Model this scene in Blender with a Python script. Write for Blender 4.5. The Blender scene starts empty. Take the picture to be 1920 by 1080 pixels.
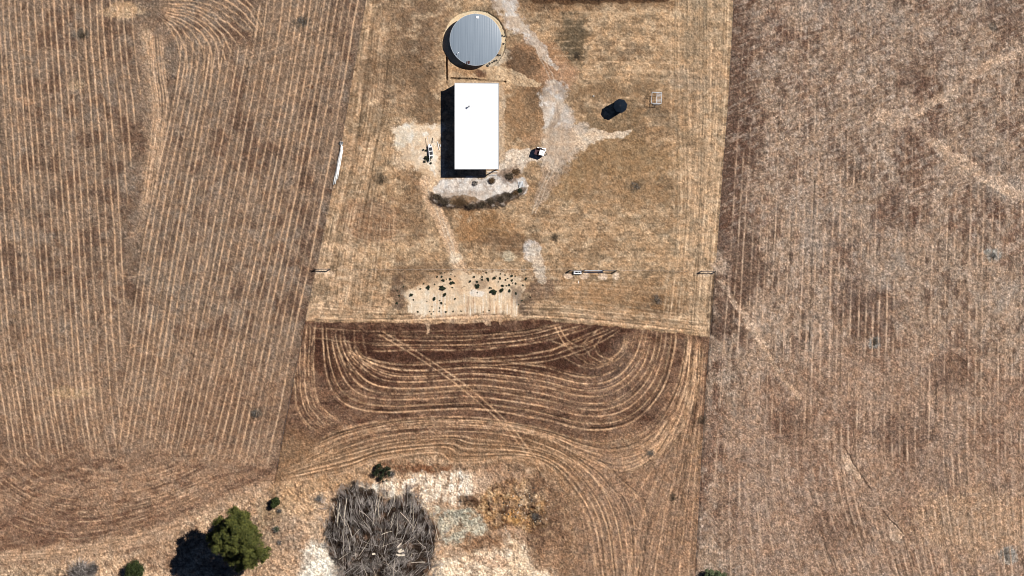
import bpy, math, random
import numpy as np
from mathutils import Vector, Matrix
random.seed(7)
rng = np.random.default_rng(11)

# ------------------------------------------------------------------ camera, sky, sun, exposure
S = 0.115                      # metres per photo pixel
def wx(px): return (px-960.0)*S
def wy(py): return (540.0-py)*S
scene = bpy.context.scene
cam_d = bpy.data.cameras.new("camera"); cam = bpy.data.objects.new("camera", cam_d)
scene.collection.objects.link(cam); scene.camera = cam
CAMH = 1500.0
cam.location = (0, 0, CAMH)
cam_d.sensor_width = 36.0
cam_d.lens = 36.0*CAMH/(1920*S)
cam_d.clip_start = 10; cam_d.clip_end = 6000
SUN_EL = math.radians(52.0); SUN_AZ = math.atan2(27.0, 15.5)     # azimuth from +Y towards +X
world = bpy.data.worlds.new("World"); scene.world = world
world.use_nodes = True
wn = world.node_tree
bg = wn.nodes["Background"]
sky = wn.nodes.new("ShaderNodeTexSky"); sky.sky_type = 'NISHITA'; sky.sun_disc = False
sky.sun_elevation = SUN_EL; sky.sun_rotation = SUN_AZ
sky.altitude = 3000; sky.dust_density = 0.0; sky.air_density = 0.6; sky.ozone_density = 8.0
wn.links.new(sky.outputs[0], bg.inputs[0]); bg.inputs[1].default_value = 0.05
sun_d = bpy.data.lights.new("sun", 'SUN'); sun = bpy.data.objects.new("sun", sun_d)
scene.collection.objects.link(sun)
sun_d.energy = 5.0; sun_d.angle = math.radians(0.5); sun_d.color = (1.0, 0.94, 0.87)
sdir = Vector((math.sin(SUN_AZ)*math.cos(SUN_EL), math.cos(SUN_AZ)*math.cos(SUN_EL), math.sin(SUN_EL)))
sun.rotation_euler = sdir.to_track_quat('Z', 'Y').to_euler()
sun.location = (60, 60, 200)
scene.view_settings.view_transform = 'Standard'; scene.view_settings.look = 'None'
scene.view_settings.exposure = 0.55; scene.view_settings.gamma = 1.0

scene.render.engine = 'CYCLES'; scene.cycles.filter_width = 1.0

# ------------------------------------------------------------------ ground raster (photo pixel space)
X0, X1, Y0, Y1 = -60, 1980, -60, 1140
W, H = X1-X0, Y1-Y0
xs = np.arange(X0, X1, dtype=np.float32); ys = np.arange(Y0, Y1, dtype=np.float32)
XX, YY = np.meshgrid(xs, ys)
def lin(c):
    c = np.array(c, dtype=np.float32)/255.0
    return np.where(c <= 0.04045, c/12.92, ((c+0.055)/1.055)**2.4)
GAIN = 2.05                    # picture value / albedo on sunlit level ground
def alb(*c): return lin(c)/GAIN
_lat = [rng.random((256, 256)).astype(np.float32) for _ in range(12)]
def vnoise(x, y, k):
    L = _lat[k % 12]
    xi = np.floor(x).astype(np.int32); yi = np.floor(y).astype(np.int32)
    fx = (x-xi).astype(np.float32); fy = (y-yi).astype(np.float32)
    fx = fx*fx*(3-2*fx); fy = fy*fy*(3-2*fy)
    xi &= 255; yi &= 255; x2 = (xi+1) & 255; y2 = (yi+1) & 255
    a = L[yi, xi]; b = L[yi, x2]; c = L[y2, xi]; d = L[y2, x2]
    return (a+(b-a)*fx)*(1-fy)+(c+(d-c)*fx)*fy
def fnoise(x, y, sx, sy=None, oct=4, k=0, gain=0.55):
    """fractal value noise, mean 0, about unit range"""
    if sy is None: sy = sx
    r = 0; a = 1; t = 0
    for o in range(oct):
        r = r+a*(vnoise(x/sx*2**o+17.3*o+31*k, y/sy*2**o+9.1*o+13*k, k+o)-0.5)*2
        t += a; a *= gain
    return (r/t*1.6).astype(np.float32)
def rot(x, y, deg):
    a = math.radians(deg); return x*math.cos(a)+y*math.sin(a), -x*math.sin(a)+y*math.cos(a)
def sstep(a, b, v):
    t = np.clip((v-a)/(b-a), 0, 1); return t*t*(3-2*t)
n_big = fnoise(XX, YY, 170, k=0, oct=4)
n_mid = fnoise(XX, YY, 46, k=3, oct=4)
n_sm = fnoise(XX, YY, 13, k=5, oct=3)
n_fine = fnoise(XX, YY, 3.2, k=7, oct=2)
white = rng.random((H, W)).astype(np.float32)*2-1
white2 = rng.random((H, W)).astype(np.float32)*2-1
WX = fnoise(XX, YY, 22, k=1, oct=4); WY = fnoise(XX, YY, 22, k=6, oct=4)

def blur(a, s):
    r = max(1, int(s*2.5)); k = np.exp(-np.arange(-r, r+1)**2/(2*s*s)); k = (k/k.sum()).astype(np.float32)
    p = np.pad(a, ((r, r), (0, 0)), mode='edge'); o = np.zeros_like(a)
    for i in range(2*r+1): o += k[i]*p[i:i+a.shape[0]]
    p = np.pad(o, ((0, 0), (r, r)), mode='edge'); o2 = np.zeros_like(a)
    for i in range(2*r+1): o2 += k[i]*p[:, i:i+a.shape[1]]
    return o2
RAG = (fnoise(XX, YY, 8, k=8, oct=4)*.8+white*.25).astype(np.float32)
def rag(b, sl, k=1.0):
    m = np.clip(b+RAG[sl]*2.6*b*(1-b), 0, 1); return m*(1-k)+sstep(.18, .82, m)*k
def poly(pts, warp=6, soft=2.0):
    pts = np.array(pts, dtype=np.float32); pad = warp*2+soft*3+4
    bx0 = int(max(X0, pts[:, 0].min()-pad)); bx1 = int(min(X1, pts[:, 0].max()+pad))
    by0 = int(max(Y0, pts[:, 1].min()-pad)); by1 = int(min(Y1, pts[:, 1].max()+pad))
    sl = (slice(by0-Y0, by1-Y0), slice(bx0-X0, bx1-X0))
    x = XX[sl]+WX[sl]*warp; y = YY[sl]+WY[sl]*warp
    ins = np.zeros(x.shape, bool); n = len(pts)
    for i in range(n):
        xa, ya = pts[i]; xb, yb = pts[(i+1) % n]
        if ya == yb: continue
        c = ((ya > y) != (yb > y)) & (x < (xb-xa)*(y-ya)/(yb-ya)+xa)
        ins ^= c
    m = np.zeros((H, W), np.float32); b = ins.astype(np.float32)
    if soft > 0.3: b = blur(b, soft)
    m[sl] = rag(b, sl, 1.0 if soft < 7 else .3) if warp else b; return m
def ell(cx, cy, rx, ry, a=0, warp=4, soft=0.3):
    pad = max(rx, ry)*1.6+warp*2+4
    bx0 = int(max(X0, cx-pad)); bx1 = int(min(X1, cx+pad)); by0 = int(max(Y0, cy-pad)); by1 = int(min(Y1, cy+pad))
    m = np.zeros((H, W), np.float32)
    if bx1 <= bx0 or by1 <= by0: return m
    sl = (slice(by0-Y0, by1-Y0), slice(bx0-X0, bx1-X0))
    x = XX[sl]+WX[sl]*warp-cx; y = YY[sl]+WY[sl]*warp-cy
    u, v = rot(x, y, a); d = np.sqrt((u/rx)**2+(v/ry)**2)
    m[sl] = 1-sstep(1-soft, 1+soft, d)
    if warp: m[sl] = rag(m[sl], sl, .6)
    return m
def pline(pts, w, warp=2, soft=0.5):
    """soft band along a polyline, w = half width (number or one per point)"""
    pts = np.array(pts, dtype=np.float32); ws = np.full(len(pts), w, np.float32) if np.isscalar(w) else np.array(w, np.float32)
    pad = ws.max()*2+warp*2+4
    bx0 = int(max(X0, pts[:, 0].min()-pad)); bx1 = int(min(X1, pts[:, 0].max()+pad))
    by0 = int(max(Y0, pts[:, 1].min()-pad)); by1 = int(min(Y1, pts[:, 1].max()+pad))
    sl = (slice(by0-Y0, by1-Y0), slice(bx0-X0, bx1-X0))
    x = XX[sl]+WX[sl]*warp; y = YY[sl]+WY[sl]*warp; best = np.full(x.shape, 9.0, np.float32)
    for i in range(len(pts)-1):
        a = pts[i]; d = pts[i+1]-a; L = float(d@d)+1e-6
        t = np.clip(((x-a[0])*d[0]+(y-a[1])*d[1])/L, 0, 1)
        q = np.hypot(x-a[0]-t*d[0], y-a[1]-t*d[1])/(ws[i]+(ws[i+1]-ws[i])*t)
        best = np.minimum(best, q)
    m = np.zeros((H, W), np.float32); m[sl] = 1-sstep(1-soft, 1+soft, best)
    if warp > 1.5: m[sl] = rag(m[sl], sl, .8)
    return m
def smooth_curve(pts, n):
    """Catmull-Rom resampled to n points evenly by arc length"""
    p = np.array(pts, float); q = np.vstack([2*p[0]-p[1], p, 2*p[-1]-p[-2]]); out = []
    for i in range(1, len(q)-2):
        t = np.linspace(0, 1, 30, endpoint=False)[:, None]
        a, b, c, d = q[i-1], q[i], q[i+1], q[i+2]
        out.append(0.5*((2*b)+(-a+c)*t+(2*a-5*b+4*c-d)*t*t+(-a+3*b-3*c+d)*t**3))
    out = np.vstack(out+[p[-1][None]])
    s = np.r_[0, np.cumsum(np.hypot(*np.diff(out, axis=0).T))]
    g = np.linspace(0, s[-1], n)
    return np.c_[np.interp(g, s, out[:, 0]), np.interp(g, s, out[:, 1])]
def noise1(n, scale, r):
    k = max(4, int(n/scale)+3); v = r.random(k)*2-1
    return np.interp(np.linspace(0, k-1.001, n), np.arange(k), v)
def splat(acc, P, w):
    x = P[:, 0]-X0; y = P[:, 1]-Y0
    ok = (x > 0) & (x < W-2) & (y > 0) & (y < H-2); x = x[ok]; y = y[ok]; w = w[ok]
    xi = x.astype(int); yi = y.astype(int); fx = x-xi; fy = y-yi; f = acc.ravel()
    for dx, dy, ww in ((0, 0, (1-fx)*(1-fy)), (1, 0, fx*(1-fy)), (0, 1, (1-fx)*fy), (1, 1, fx*fy)):
        f += np.bincount((yi+dy)*W+xi+dx, weights=w*ww, minlength=W*H).astype(np.float32)
def loft(guides, counts, seed, wob=1.1, amp=1.0, brk=0.35, sub=4, subamp=0.5, taper=20, mid=0.0):
    """rows of stubble between guide curves; returns (rows, streaks)"""
    r = np.random.default_rng(seed); rows = np.zeros((H, W), np.float32); st = np.zeros((H, W), np.float32)
    N = 1500; G = [smooth_curve(g, N) for g in guides]
    def one(acc, gi, t, a, wb, br):
        P = G[gi]*(1-t)+G[gi+1]*t
        P = P+np.c_[noise1(N, 90, r), noise1(N, 90, r)]*wb
        L = np.hypot(*np.diff(P, axis=0).T).sum(); step = L/N
        w = a*step*(1+br*noise1(N, 40, r)+br*0.8*noise1(N, 9, r))
        e = np.minimum(np.arange(N), np.arange(N)[::-1])*step; w = w*np.clip(e/taper, 0, 1)
        if step > 0.7:
            M = int(L/0.6); g = np.linspace(0, N-1, M)
            P = np.c_[np.interp(g, np.arange(N), P[:, 0]), np.interp(g, np.arange(N), P[:, 1])]
            w = np.interp(g, np.arange(N), w)*0.6/step
        splat(acc, P, np.clip(w, 0, None) if a > 0 else w)
    for gi, c in enumerate(counts):
        for i in range(c):
            one(rows, gi, (i+0.5+r.uniform(-.13, .13))/c, amp*r.uniform(.7, 1.2), wob, brk)
        for i in range(c if mid else 0): one(rows, gi, (i+r.uniform(-.12, .12)+(.02 if i else .1))/c, amp*mid*r.uniform(.4, 1.1), wob, 1.2)
        for i in range(c*sub):
            one(st, gi, r.random(), subamp*r.uniform(.3, 1)*(1 if r.random() < .5 else -1), wob, 0.9)
    return rows, st

# ---- boundary lines
FL = [(697, -60), (686, 0), (655, 180), (634, 300), (600, 470), (585, 540), (572, 600), (545, 740), (522, 860), (515, 905)]
FR = [(1378, -60), (1375, 0), (1366, 180), (1356, 300), (1345, 460), (1337, 560), (1325, 700), (1316, 850), (1303, 1080), (1299, 1140)]
def xat(line, y): 
    l = np.array(line, float); return np.interp(y, l[:, 1], l[:, 0])
xl = xat(FL+[(440, 1140)], YY); xr = xat(FR, YY)
yb = np.interp(XX, [560, 578, 620, 700, 850, 1000, 1200, 1330, 1340], [596, 600, 604, 603, 606, 598, 616, 632, 632]) + n_sm*2
mL = sstep(1.0, -1.0, XX-xl+n_fine*0.7); mR = sstep(-1, 1, XX-xr+n_fine*0.7)
mMid = np.clip(1-mL-mR, 0, 1)
mB = mMid*sstep(-2.5, 2.5, YY-yb); mY = mMid*(1-sstep(-2.5, 2.5, YY-yb))
mLow = poly([(-70, 1150), (-70, 1066), (60, 1062), (130, 1046), (200, 1040), (300, 1030), (335, 990), (400, 955), (480, 925), (510, 908), (560, 900), (640, 890), (700, 870), (815, 856), (850, 872), (960, 868), (1020, 885), (1060, 940), (1075, 1010), (1060, 1150)], 9, 7)

# ---- rows
seam = [(262, 90), (263, 180), (252, 240), (242, 330), (235, 440), (232, 560), (228, 700), (225, 820)]
sx = xat([(262, -60)]+seam+[(225, 1140)], YY)
rows = np.zeros((H, W), np.float32); stk = np.zeros((H, W), np.float32)
def addf(rs, mask, a=1.0, b=1.0):
    global rows, stk
    rows += blur(rs[0], 1.0)*mask*a*.9; stk += blur(rs[1], 0.8)*mask*b
low = sstep(900, 770, YY+n_mid*38-np.abs(XX-230)*0.16)
mTop = ell(245, 12, 55, 32, 0, 8, .3)
f = loft([[(-75, -70), (-62, 100), (-50, 360), (-22, 620), (0, 760), (20, 900)], [(30, -70), (40, 100), (62, 360), (80, 620), (98, 760), (118, 870)],
          [(130, -70), (140, 100), (158, 360), (175, 620), (185, 760), (200, 860)], [(250, -70), (254, 60), (272, 200), (290, 400), (300, 600), (310, 700), (315, 840)]],
         [9, 8, 9], 21, brk=.3)
addf(f, sstep(3, -3, XX-sx+n_sm*3)*low, 1.15)
f = loft([[(330, 30), (334, 100), (318, 200), (290, 330), (262, 470), (245, 600), (232, 700), (205, 850)],
          [(415, 60), (410, 100), (392, 200), (362, 360), (335, 520), (305, 700), (280, 860)],
          [(560, -60), (545, 60), (520, 200), (480, 400), (445, 560), (410, 720), (370, 880)],
          [(690, -60), (676, 0), (645, 180), (624, 300), (590, 470), (562, 600), (535, 740), (505, 880)]],
         [7, 9, 10], 22, brk=.35)
mf = sstep(-3, 3, XX-sx+n_sm*3)*low*mL*sstep(60, 110, YY+(XX-430)*0.0+np.where(XX > 470, 150, 0)+n_mid*15)
addf(f, mf, 1.1)
# pale worn strip down the seam
f = loft([[(272, 60), (278, 140), (286, 220), (272, 330), (262, 400)], [(305, 60), (312, 140), (318, 200), (302, 300), (292, 370)]], [7], 23)
addf(f, mL*sstep(430, 330, YY), 1.0)
f = loft([[(300, 35), (316, 56), (328, 84), (330, 120), (322, 170)], [(300, 22), (350, 36), (385, 60), (405, 95), (404, 150)],
          [(300, 5), (370, 8), (425, 35), (462, 62), (470, 70)], [(330, -50), (420, -30), (470, 0), (496, 45), (500, 55)]], [5, 5, 5], 24)
addf(f, mL, 1.2)
f = loft([[(470, 20), (520, 10), (560, -20)], [(440, 160), (520, 130), (640, 60)]], [7], 241)
addf(f, mL, .25)
# headland curves of the left field
f = loft([[(60, 790), (105, 850), (190, 880), (300, 862), (370, 815), (410, 730)],
          [(-30, 860), (60, 925), (180, 945), (320, 915), (430, 850), (490, 730)],
          [(-70, 930), (50, 1000), (170, 1012), (320, 965), (440, 900), (505, 820), (528, 740)]], [6, 7], 25, brk=.6)
addf(f, mL*(1-low)*sstep(-70, 60, YY-800+np.abs(XX-230)*0.1)*np.clip(.55+.8*fnoise(XX, YY, 22, k=10), 0.2, 1.2), .7, 1.6)
f = loft([[(-70, 1035), (80, 1030), (200, 1015), (330, 970), (420, 935), (505, 905)], [(-70, 1060), (80, 1050), (200, 1040), (330, 1020)]], [4], 26, brk=.6)
addf(f, mL, .35)
# turning loops
def arc(cx, cy, rx, ry, a0, a1, n=12):
    return [(cx+rx*math.cos(math.radians(a0+(a1-a0)*i/n)), cy+ry*math.sin(math.radians(a0+(a1-a0)*i/n))) for i in range(n+1)]
def track(paths, seed, a=1.0, wob=.5):
    r = np.random.default_rng(seed); acc = np.zeros((H, W), np.float32)
    for p in paths:
        L = np.hypot(*np.diff(np.array(p, float), axis=0).T).sum(); N = int(L/0.6)+10
        P = smooth_curve(p, N)+np.c_[noise1(N, 60, r), noise1(N, 60, r)]*wob
        splat(acc, P, 0.6*a*(1+.4*noise1(N, 12, r))*np.ones(N))
    return blur(acc, 1.0)
loops = track([arc(240, 400, 30, 46, 200, -20), arc(240, 400, 24, 40, 190, 0), arc(250, 392, 34, 44, 160, 10), arc(243, 480, 32, 40, 150, 0), arc(262, 470, 34, 46, 120, 10),
    arc(237, 600, 42, 52, 200, 60), arc(240, 598, 33, 44, 210, 40), [(205, 600), (225, 570), (245, 555)], [(215, 375), (240, 360), (262, 365)],
    [(230, 555), (245, 590), (250, 640)], [(0, 350), (20, 375), (35, 420)], [(15, 340), (40, 380), (48, 420)], [(440, 365), (455, 395), (465, 440)], [(460, 350), (465, 390), (478, 370)],
    [(520, 185), (555, 170), (590, 155)], [(540, 180), (560, 178), (572, 205), (580, 235)], [(500, 240), (520, 200), (540, 185)]], 5, .8)
rows += loops*mL*.6*np.clip(.7+n_sm, 0, 1)
# bottom field
f = loft([[(700, 622), (800, 626), (900, 624), (980, 618), (1040, 606)], [(690, 662), (760, 660), (900, 658), (1010, 645), (1080, 625), (1120, 612)]], [4], 31, brk=.6, mid=.22, wob=.8, sub=7, subamp=.8)
addf(f, mB*(1-mLow), 1.0)
f = loft([[(672, 650), (690, 672), (760, 680), (900, 672), (1010, 682), (1090, 702), (1140, 695), (1175, 665), (1190, 625), (1192, 610)],
          [(600, 600), (604, 690), (622, 745), (665, 772), (740, 778), (880, 772), (1010, 790), (1110, 812), (1190, 796), (1245, 735), (1268, 660), (1272, 610)]], [9], 32, brk=.6, mid=.22, wob=.8, sub=7, subamp=.8, taper=30)
addf(f, mB*(1-mLow), 1.25)
f = loft([[(600, 820), (650, 800), (740, 785), (880, 781), (1010, 800), (1115, 825), (1200, 808), (1258, 740), (1282, 660), (1285, 610)],
          [(560, 872), (650, 830), (740, 808), (880, 803), (1010, 820), (1100, 865), (1170, 890), (1235, 850), (1285, 740), (1300, 630)]], [5], 33, brk=.6, mid=.22, wob=.8, sub=7, subamp=.8)
addf(f, mB*(1-mLow), 1.0)
f = loft([[(570, 865), (700, 820), (820, 806), (950, 812), (1050, 845), (1120, 900), (1160, 980), (1178, 1100)],
          [(528, 906), (640, 888), (700, 865), (815, 849), (845, 866), (880, 867), (960, 859), (1015, 870), (1060, 915), (1098, 980), (1118, 1100)]], [6], 34, brk=.6, mid=.22, wob=.8, sub=7, subamp=.8)
addf(f, mB, .95)
f = loft([[(552, 600), (548, 690), (553, 760), (575, 800), (600, 812)], [(596, 600), (592, 690), (600, 745), (622, 775), (650, 790)]], [5], 35, brk=.6, sub=6, mid=.4)
addf(f, mB, 1.0)
f = loft([[(1292, 640), (1285, 740), (1262, 810), (1235, 880), (1200, 970), (1165, 1100)], [(1328, 640), (1318, 760), (1308, 900), (1298, 1100)]], [8], 36, brk=.8, mid=.3, sub=6, subamp=.8)
addf(f, mB, .6)
rows += track([[(1040, 612), (1058, 645), (1085, 665), (1110, 655), (1130, 630)], [(1048, 612), (1065, 638), (1090, 650), (1112, 640)], [(1035, 640), (1080, 650), (1120, 620)],
               [(1030, 660), (1070, 640), (1130, 615)]], 8, .7)*mB
f = loft([[(860, 668), (960, 664), (1040, 648), (1100, 628), (1150, 612)], [(900, 690), (1010, 684), (1080, 668), (1140, 640), (1170, 616)]], [3], 37)
addf(f, mB, .9)
f = loft([[(575, 606), (700, 612), (850, 612), (1000, 604)], [(575, 640), (640, 650), (700, 656)]], [2], 38)
addf(f, mB, .5)
f = loft([[(1150, 830), (1215, 815), (1270, 760), (1296, 690), (1300, 630)], [(1150, 900), (1220, 870), (1275, 820), (1308, 740), (1318, 640)]], [7], 39, brk=.7, mid=.4)
addf(f, mB, .6)
f = loft([[(1040, 850), (1110, 895), (1165, 985), (1180, 1100)], [(1110, 850), (1175, 905), (1215, 960), (1200, 1100)]], [5], 44, brk=.9, mid=.4, sub=6, subamp=.8)
addf(f, mB, .55)
f = loft([[(1160, 860), (1190, 880), (1210, 850), (1240, 800)], [(1185, 960), (1215, 900), (1250, 840), (1285, 760)]], [6], 45, brk=.8, mid=.4)
addf(f, mB, .5)
f = loft([[(530, 870), (590, 840), (650, 815)], [(525, 905), (600, 885), (660, 865)]], [4], 46, brk=.7, mid=.4)
addf(f, mB, .6)
f = loft([[(1060, 930), (1085, 980), (1095, 1090)], [(1120, 930), (1150, 1000), (1160, 1090)]], [4], 47, brk=.9, mid=.4)
addf(f, mB, .45)
f = loft([[(1118, 632), (1126, 660), (1145, 670), (1163, 655), (1170, 625)], [(1040, 668), (1090, 692), (1135, 688), (1172, 662), (1182, 625)]], [4], 48, brk=.7, mid=.4)
addf(f, mB, .8)
f = loft([[(620, 612), (626, 650), (645, 690), (680, 712)], [(690, 612), (690, 640), (700, 668), (740, 678)]], [4], 49, brk=.8, mid=.4)
addf(f, mB, .5)
diag = track([[(718, 622), (790, 665), (870, 720), (950, 790), (990, 840), (1030, 890)], [(712, 628), (784, 671), (864, 727), (944, 797), (984, 846), (1022, 893)]], 9, 1.0, .3)*mB
rows += diag*1.0
rows += track([[(528, 906), (640, 888), (700, 865), (815, 849), (845, 867), (880, 868), (960, 860), (1015, 871)]], 10, 1.3, .3)
# right field: faint drilled rows
f = loft([[(1392, -70), (1380, 180), (1362, 460), (1345, 700), (1330, 900), (1318, 1150)], [(1560, -70), (1556, 300), (1545, 700), (1545, 860), (1570, 980), (1640, 1150)],
          [(1760, -70), (1758, 300), (1750, 700), (1752, 900), (1790, 1150)], [(1990, -70), (1990, 1150)]], [14, 15, 17], 41, brk=.9, sub=6, subamp=.45)
fadeR = (0.35+0.65*sstep(150, 600, YY))*np.clip(.65+.7*n_mid+.3*n_big, .05, 1.2)
addf(f, mR*fadeR, 1.3, 1.5)
rows += track([[(1563, 0), (1564, 60)], [(1842, 0), (1843, 70)], [(1790, 10), (1792, 100)], [(1889, 120), (1892, 330)], [(1745, 720), (1740, 860), (1738, 950)], [(1540, 830), (1560, 940), (1600, 1070)], [(1480, 1000), (1500, 1060)]], 42, .5)*mR
# yard streaks
f = loft([[(692, -60), (660, 180), (640, 300), (606, 470), (580, 598)], [(730, -60), (710, 180), (690, 300), (660, 440), (640, 598)], [(800, -60), (770, 180), (745, 300), (740, 470), (720, 598)]], [8, 10], 51, brk=.8, sub=6, subamp=.9)
addf(f, mY*sstep(790, 690, XX+n_mid*25)*np.clip(.7+.5*n_mid, 0, 1.2), .65, 1.1)
f = loft([[(640, 390), (700, 380), (770, 410)], [(625, 440), (690, 475), (760, 455)]], [7], 52)
addf(f, mY, .3)
f = loft([[(1255, -60), (1255, 180), (1262, 400), (1240, 600)], [(1318, -60), (1318, 180), (1310, 400), (1295, 620)], [(1372, -60), (1362, 180), (1341, 460), (1330, 630)]], [8, 8], 53, brk=.7, sub=6, subamp=.9)
addf(f, mY, .5, .6)
f = loft([[(590, 560), (750, 575), (1000, 560), (1330, 590)], [(575, 600), (750, 604), (1000, 598), (1330, 630)]], [6], 54, brk=.8, sub=6, subamp=.8)
addf(f, mY, .45, .9)
f = loft([[(960, 20), (1100, 15), (1260, 25)], [(1040, 150), (1150, 150), (1350, 158)]], [10], 55, brk=.9, sub=6, subamp=.8)
addf(f, mY, .25, .3)
f = loft([[(990, 380), (1100, 400), (1300, 390)], [(760, 500), (1000, 500), (1300, 500)], [(900, 590), (1100, 570), (1320, 600)]], [9, 8], 56, brk=.9, sub=7, subamp=.8)
addf(f, mY, .2, .32)

# ---- colour
C = np.zeros((H, W, 3), np.float32)
def paint(m, col, a=1.0):
    m = np.clip(m*a, 0, 1)[..., None]; C[:] = C*(1-m)+np.asarray(col, np.float32)*m
one = np.ones((H, W), np.float32)
# left field
paint(mL, alb(138, 115, 97))
mfield = sstep(640, 760, YY+n_mid*50)
paint(mL*sstep(-.15, .55, fnoise(XX, YY, 26, k=3, oct=4)+.2*n_sm), alb(94, 69, 56), .65)
paint(mL*sstep(.15, .75, fnoise(XX, YY, 34, k=9, oct=4)), alb(140, 122, 107), .7)
paint(mL*sstep(.1, .8, -n_big+.4*n_mid), alb(140, 120, 103), .4)
paint(mL*sstep(560, 760, YY+n_mid*60), alb(156, 126, 103), .6)
paint(mL*sstep(820, 900, YY), alb(166, 130, 104), .4)
paint(mL*sstep(780, 880, YY)*sstep(.0, .6, fnoise(*rot(XX, YY, -12), 30, 7, oct=4, k=2)), alb(98, 70, 56), .65)
paint(mL*ell(545, 90, 80, 110, 15, 20, .5), alb(142, 118, 98), .7)
paint(mL*ell(60, 850, 90, 60, 0, 20, .6), alb(112, 84, 68), .4)
paint(mL*ell(250, 980, 200, 26, -8, 20, .6), alb(112, 82, 66), .35)
paint(mL*ell(60, 980, 80, 40, 10, 20, .6), alb(118, 88, 72), .5)
paint(mL*ell(420, 770, 140, 60, -10, 20, .6), alb(120, 92, 74), .5)
paint(mL*pline([(275, 60), (285, 180), (290, 260), (272, 400)], [12, 13, 16, 8], 4, .7), alb(176, 146, 120), .55)
paint(mL*pline([(-60, 1045), (80, 1038), (200, 1025), (300, 1000), (420, 950), (505, 912)], [14, 12, 12, 14, 16, 14], 5, .6), alb(212, 176, 144), .45)
# right field
mr = mR
paint(mr, alb(158, 134, 115))
paint(mr*sstep(-.1, .7, fnoise(XX, YY, 50, 80, k=2)+.25*n_sm), alb(108, 80, 67), .7)
paint(mr*sstep(.05, .7, fnoise(XX, YY, 11, 22, k=10, oct=4)+.35*n_mid), alb(84, 60, 50), .6)
paint(mr*sstep(.05, .6, fnoise(XX, YY, 9, 14, k=11, oct=4)), alb(188, 166, 148), .5)
paint(mr*sstep(.0, .8, fnoise(XX, YY, 110, 110, k=8)+.3*n_sm), alb(160, 143, 129), .6)
paint(mr*pline([(1385, -40), (1385, 200), (1362, 420), (1400, 500), (1350, 620)], [28, 34, 30, 40, 18], 8, .8), alb(92, 68, 56), .75)
paint(mr*poly([(1560, 620), (1760, 640), (1980, 700), (1980, 1140), (1400, 1140), (1340, 900), (1350, 760)], 30, 30), alb(156, 124, 103), .5)
paint(mr*ell(1830, 980, 120, 60, 0, 20, .6), alb(184, 152, 124), .6)
for cx, cy, r, a in ((1630, 590, 60, .5), (1600, 560, 40, .4), (1710, 140, 30, .6), (1880, 30, 40, .6), (1780, 700, 40, .5), (1480, 800, 50, .4), (1700, 820, 50, .5), (1560, 1000, 50, .4), (1680, 400, 40, .4)):
    paint(mr*ell(cx, cy, r, r*.8, 0, 18, .6), alb(92, 66, 54), a)
paint(mr*sstep(.1, .6, fnoise(*rot(XX, YY, -25), 16, 4, oct=3, k=5))*sstep(560, 300, YY), alb(182, 162, 146), .45)
paint(mr*sstep(.1, .6, fnoise(*rot(XX, YY, -25), 14, 4, oct=3, k=1))*sstep(560, 300, YY), alb(92, 70, 60), .45)
# bottom field
paint(mB, alb(122, 93, 75))
paint(mB*sstep(.0, .7, fnoise(XX, YY, 24, 10, k=10, oct=4)), alb(156, 124, 100), .5)
paint(mB*poly([(570, 606), (1180, 606), (1150, 690), (1060, 700), (940, 720), (640, 720), (580, 690)], 14, 12), alb(74, 48, 38), .85)
paint(mB*sstep(-.1, .6, fnoise(XX, YY, 34, 9, k=1, oct=4)), alb(72, 47, 38), .7)
paint(mB*poly([(1140, 640), (1190, 640), (1190, 760), (1100, 740)], 16, 14), alb(120, 98, 84), .5)
paint(mB*sstep(790, 850, YY+n_mid*14), alb(150, 118, 90), .75)
paint(mB*poly([(1080, 850), (1310, 800), (1310, 1140), (1060, 1140)], 20, 25), alb(150, 120, 99), .85)
paint(mB*poly([(1240, 900), (1310, 900), (1310, 1140), (1200, 1140)], 20, 14), alb(160, 128, 104), .5)
paint(mB*pline([(1290, 640), (1285, 800), (1290, 1000)], 10, 3, .6), alb(134, 105, 85), .4)
# yard
paint(mY, alb(190, 155, 119))
paint(mY*sstep(-.2, .8, fnoise(XX, YY, 80, 50, k=4)+.3*n_sm), alb(158, 124, 92), .75)
paint(mY*sstep(.1, .9, fnoise(XX, YY, 50, 30, k=9)), alb(218, 184, 146), .6)
paint(mY*sstep(xat(FL, 0)*0+110, 30, XX-xl)*sstep(60, 160, YY), alb(180, 144, 112), .6)
paint(mY*poly([(690, -60), (840, -60), (830, 150), (780, 220), (700, 200), (670, 120)], 20, 22), alb(146, 117, 92), .7)
paint(mY*ell(780, 60, 40, 60, 0, 15, .6), alb(112, 90, 72), .55)
paint(mY*sstep(25, 8, XX-xl)*sstep(330, 480, YY), alb(212, 176, 140), .7)
paint(mY*poly([(600, 500), (760, 500), (1000, 520), (1330, 520), (1330, 626), (1000, 600), (580, 598)], 14, 12), alb(190, 152, 117), .55)
paint(mY*poly([(578, 560), (760, 575), (1000, 585), (1330, 600), (1330, 632), (578, 604)], 5, 5), alb(203, 164, 128), .5)
paint(mY*poly([(595, 430), (660, 430), (690, 500), (650, 590), (580, 595)], 12, 10), alb(208, 172, 137), .6)
paint(mY*poly([(1290, -60), (1372, -60), (1340, 560), (1330, 626), (1290, 620), (1285, 300)], 8, 10), alb(208, 172, 136), .65)
paint(mY*ell(1340, 20, 60, 60, 0, 10, .5), alb(205, 175, 140), .4)
paint(mY*sstep(.05, .6, fnoise(XX, YY, 30, 16, k=6, oct=5)), alb(124, 103, 80), .6)
paint(mY*sstep(.1, .6, fnoise(XX, YY, 20, 9, k=11, oct=5)), alb(228, 194, 156), .4)
paint(mY*sstep(.1, .6, fnoise(XX, YY, 7, 5, k=8, oct=3)), alb(116, 92, 70), .5)
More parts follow.
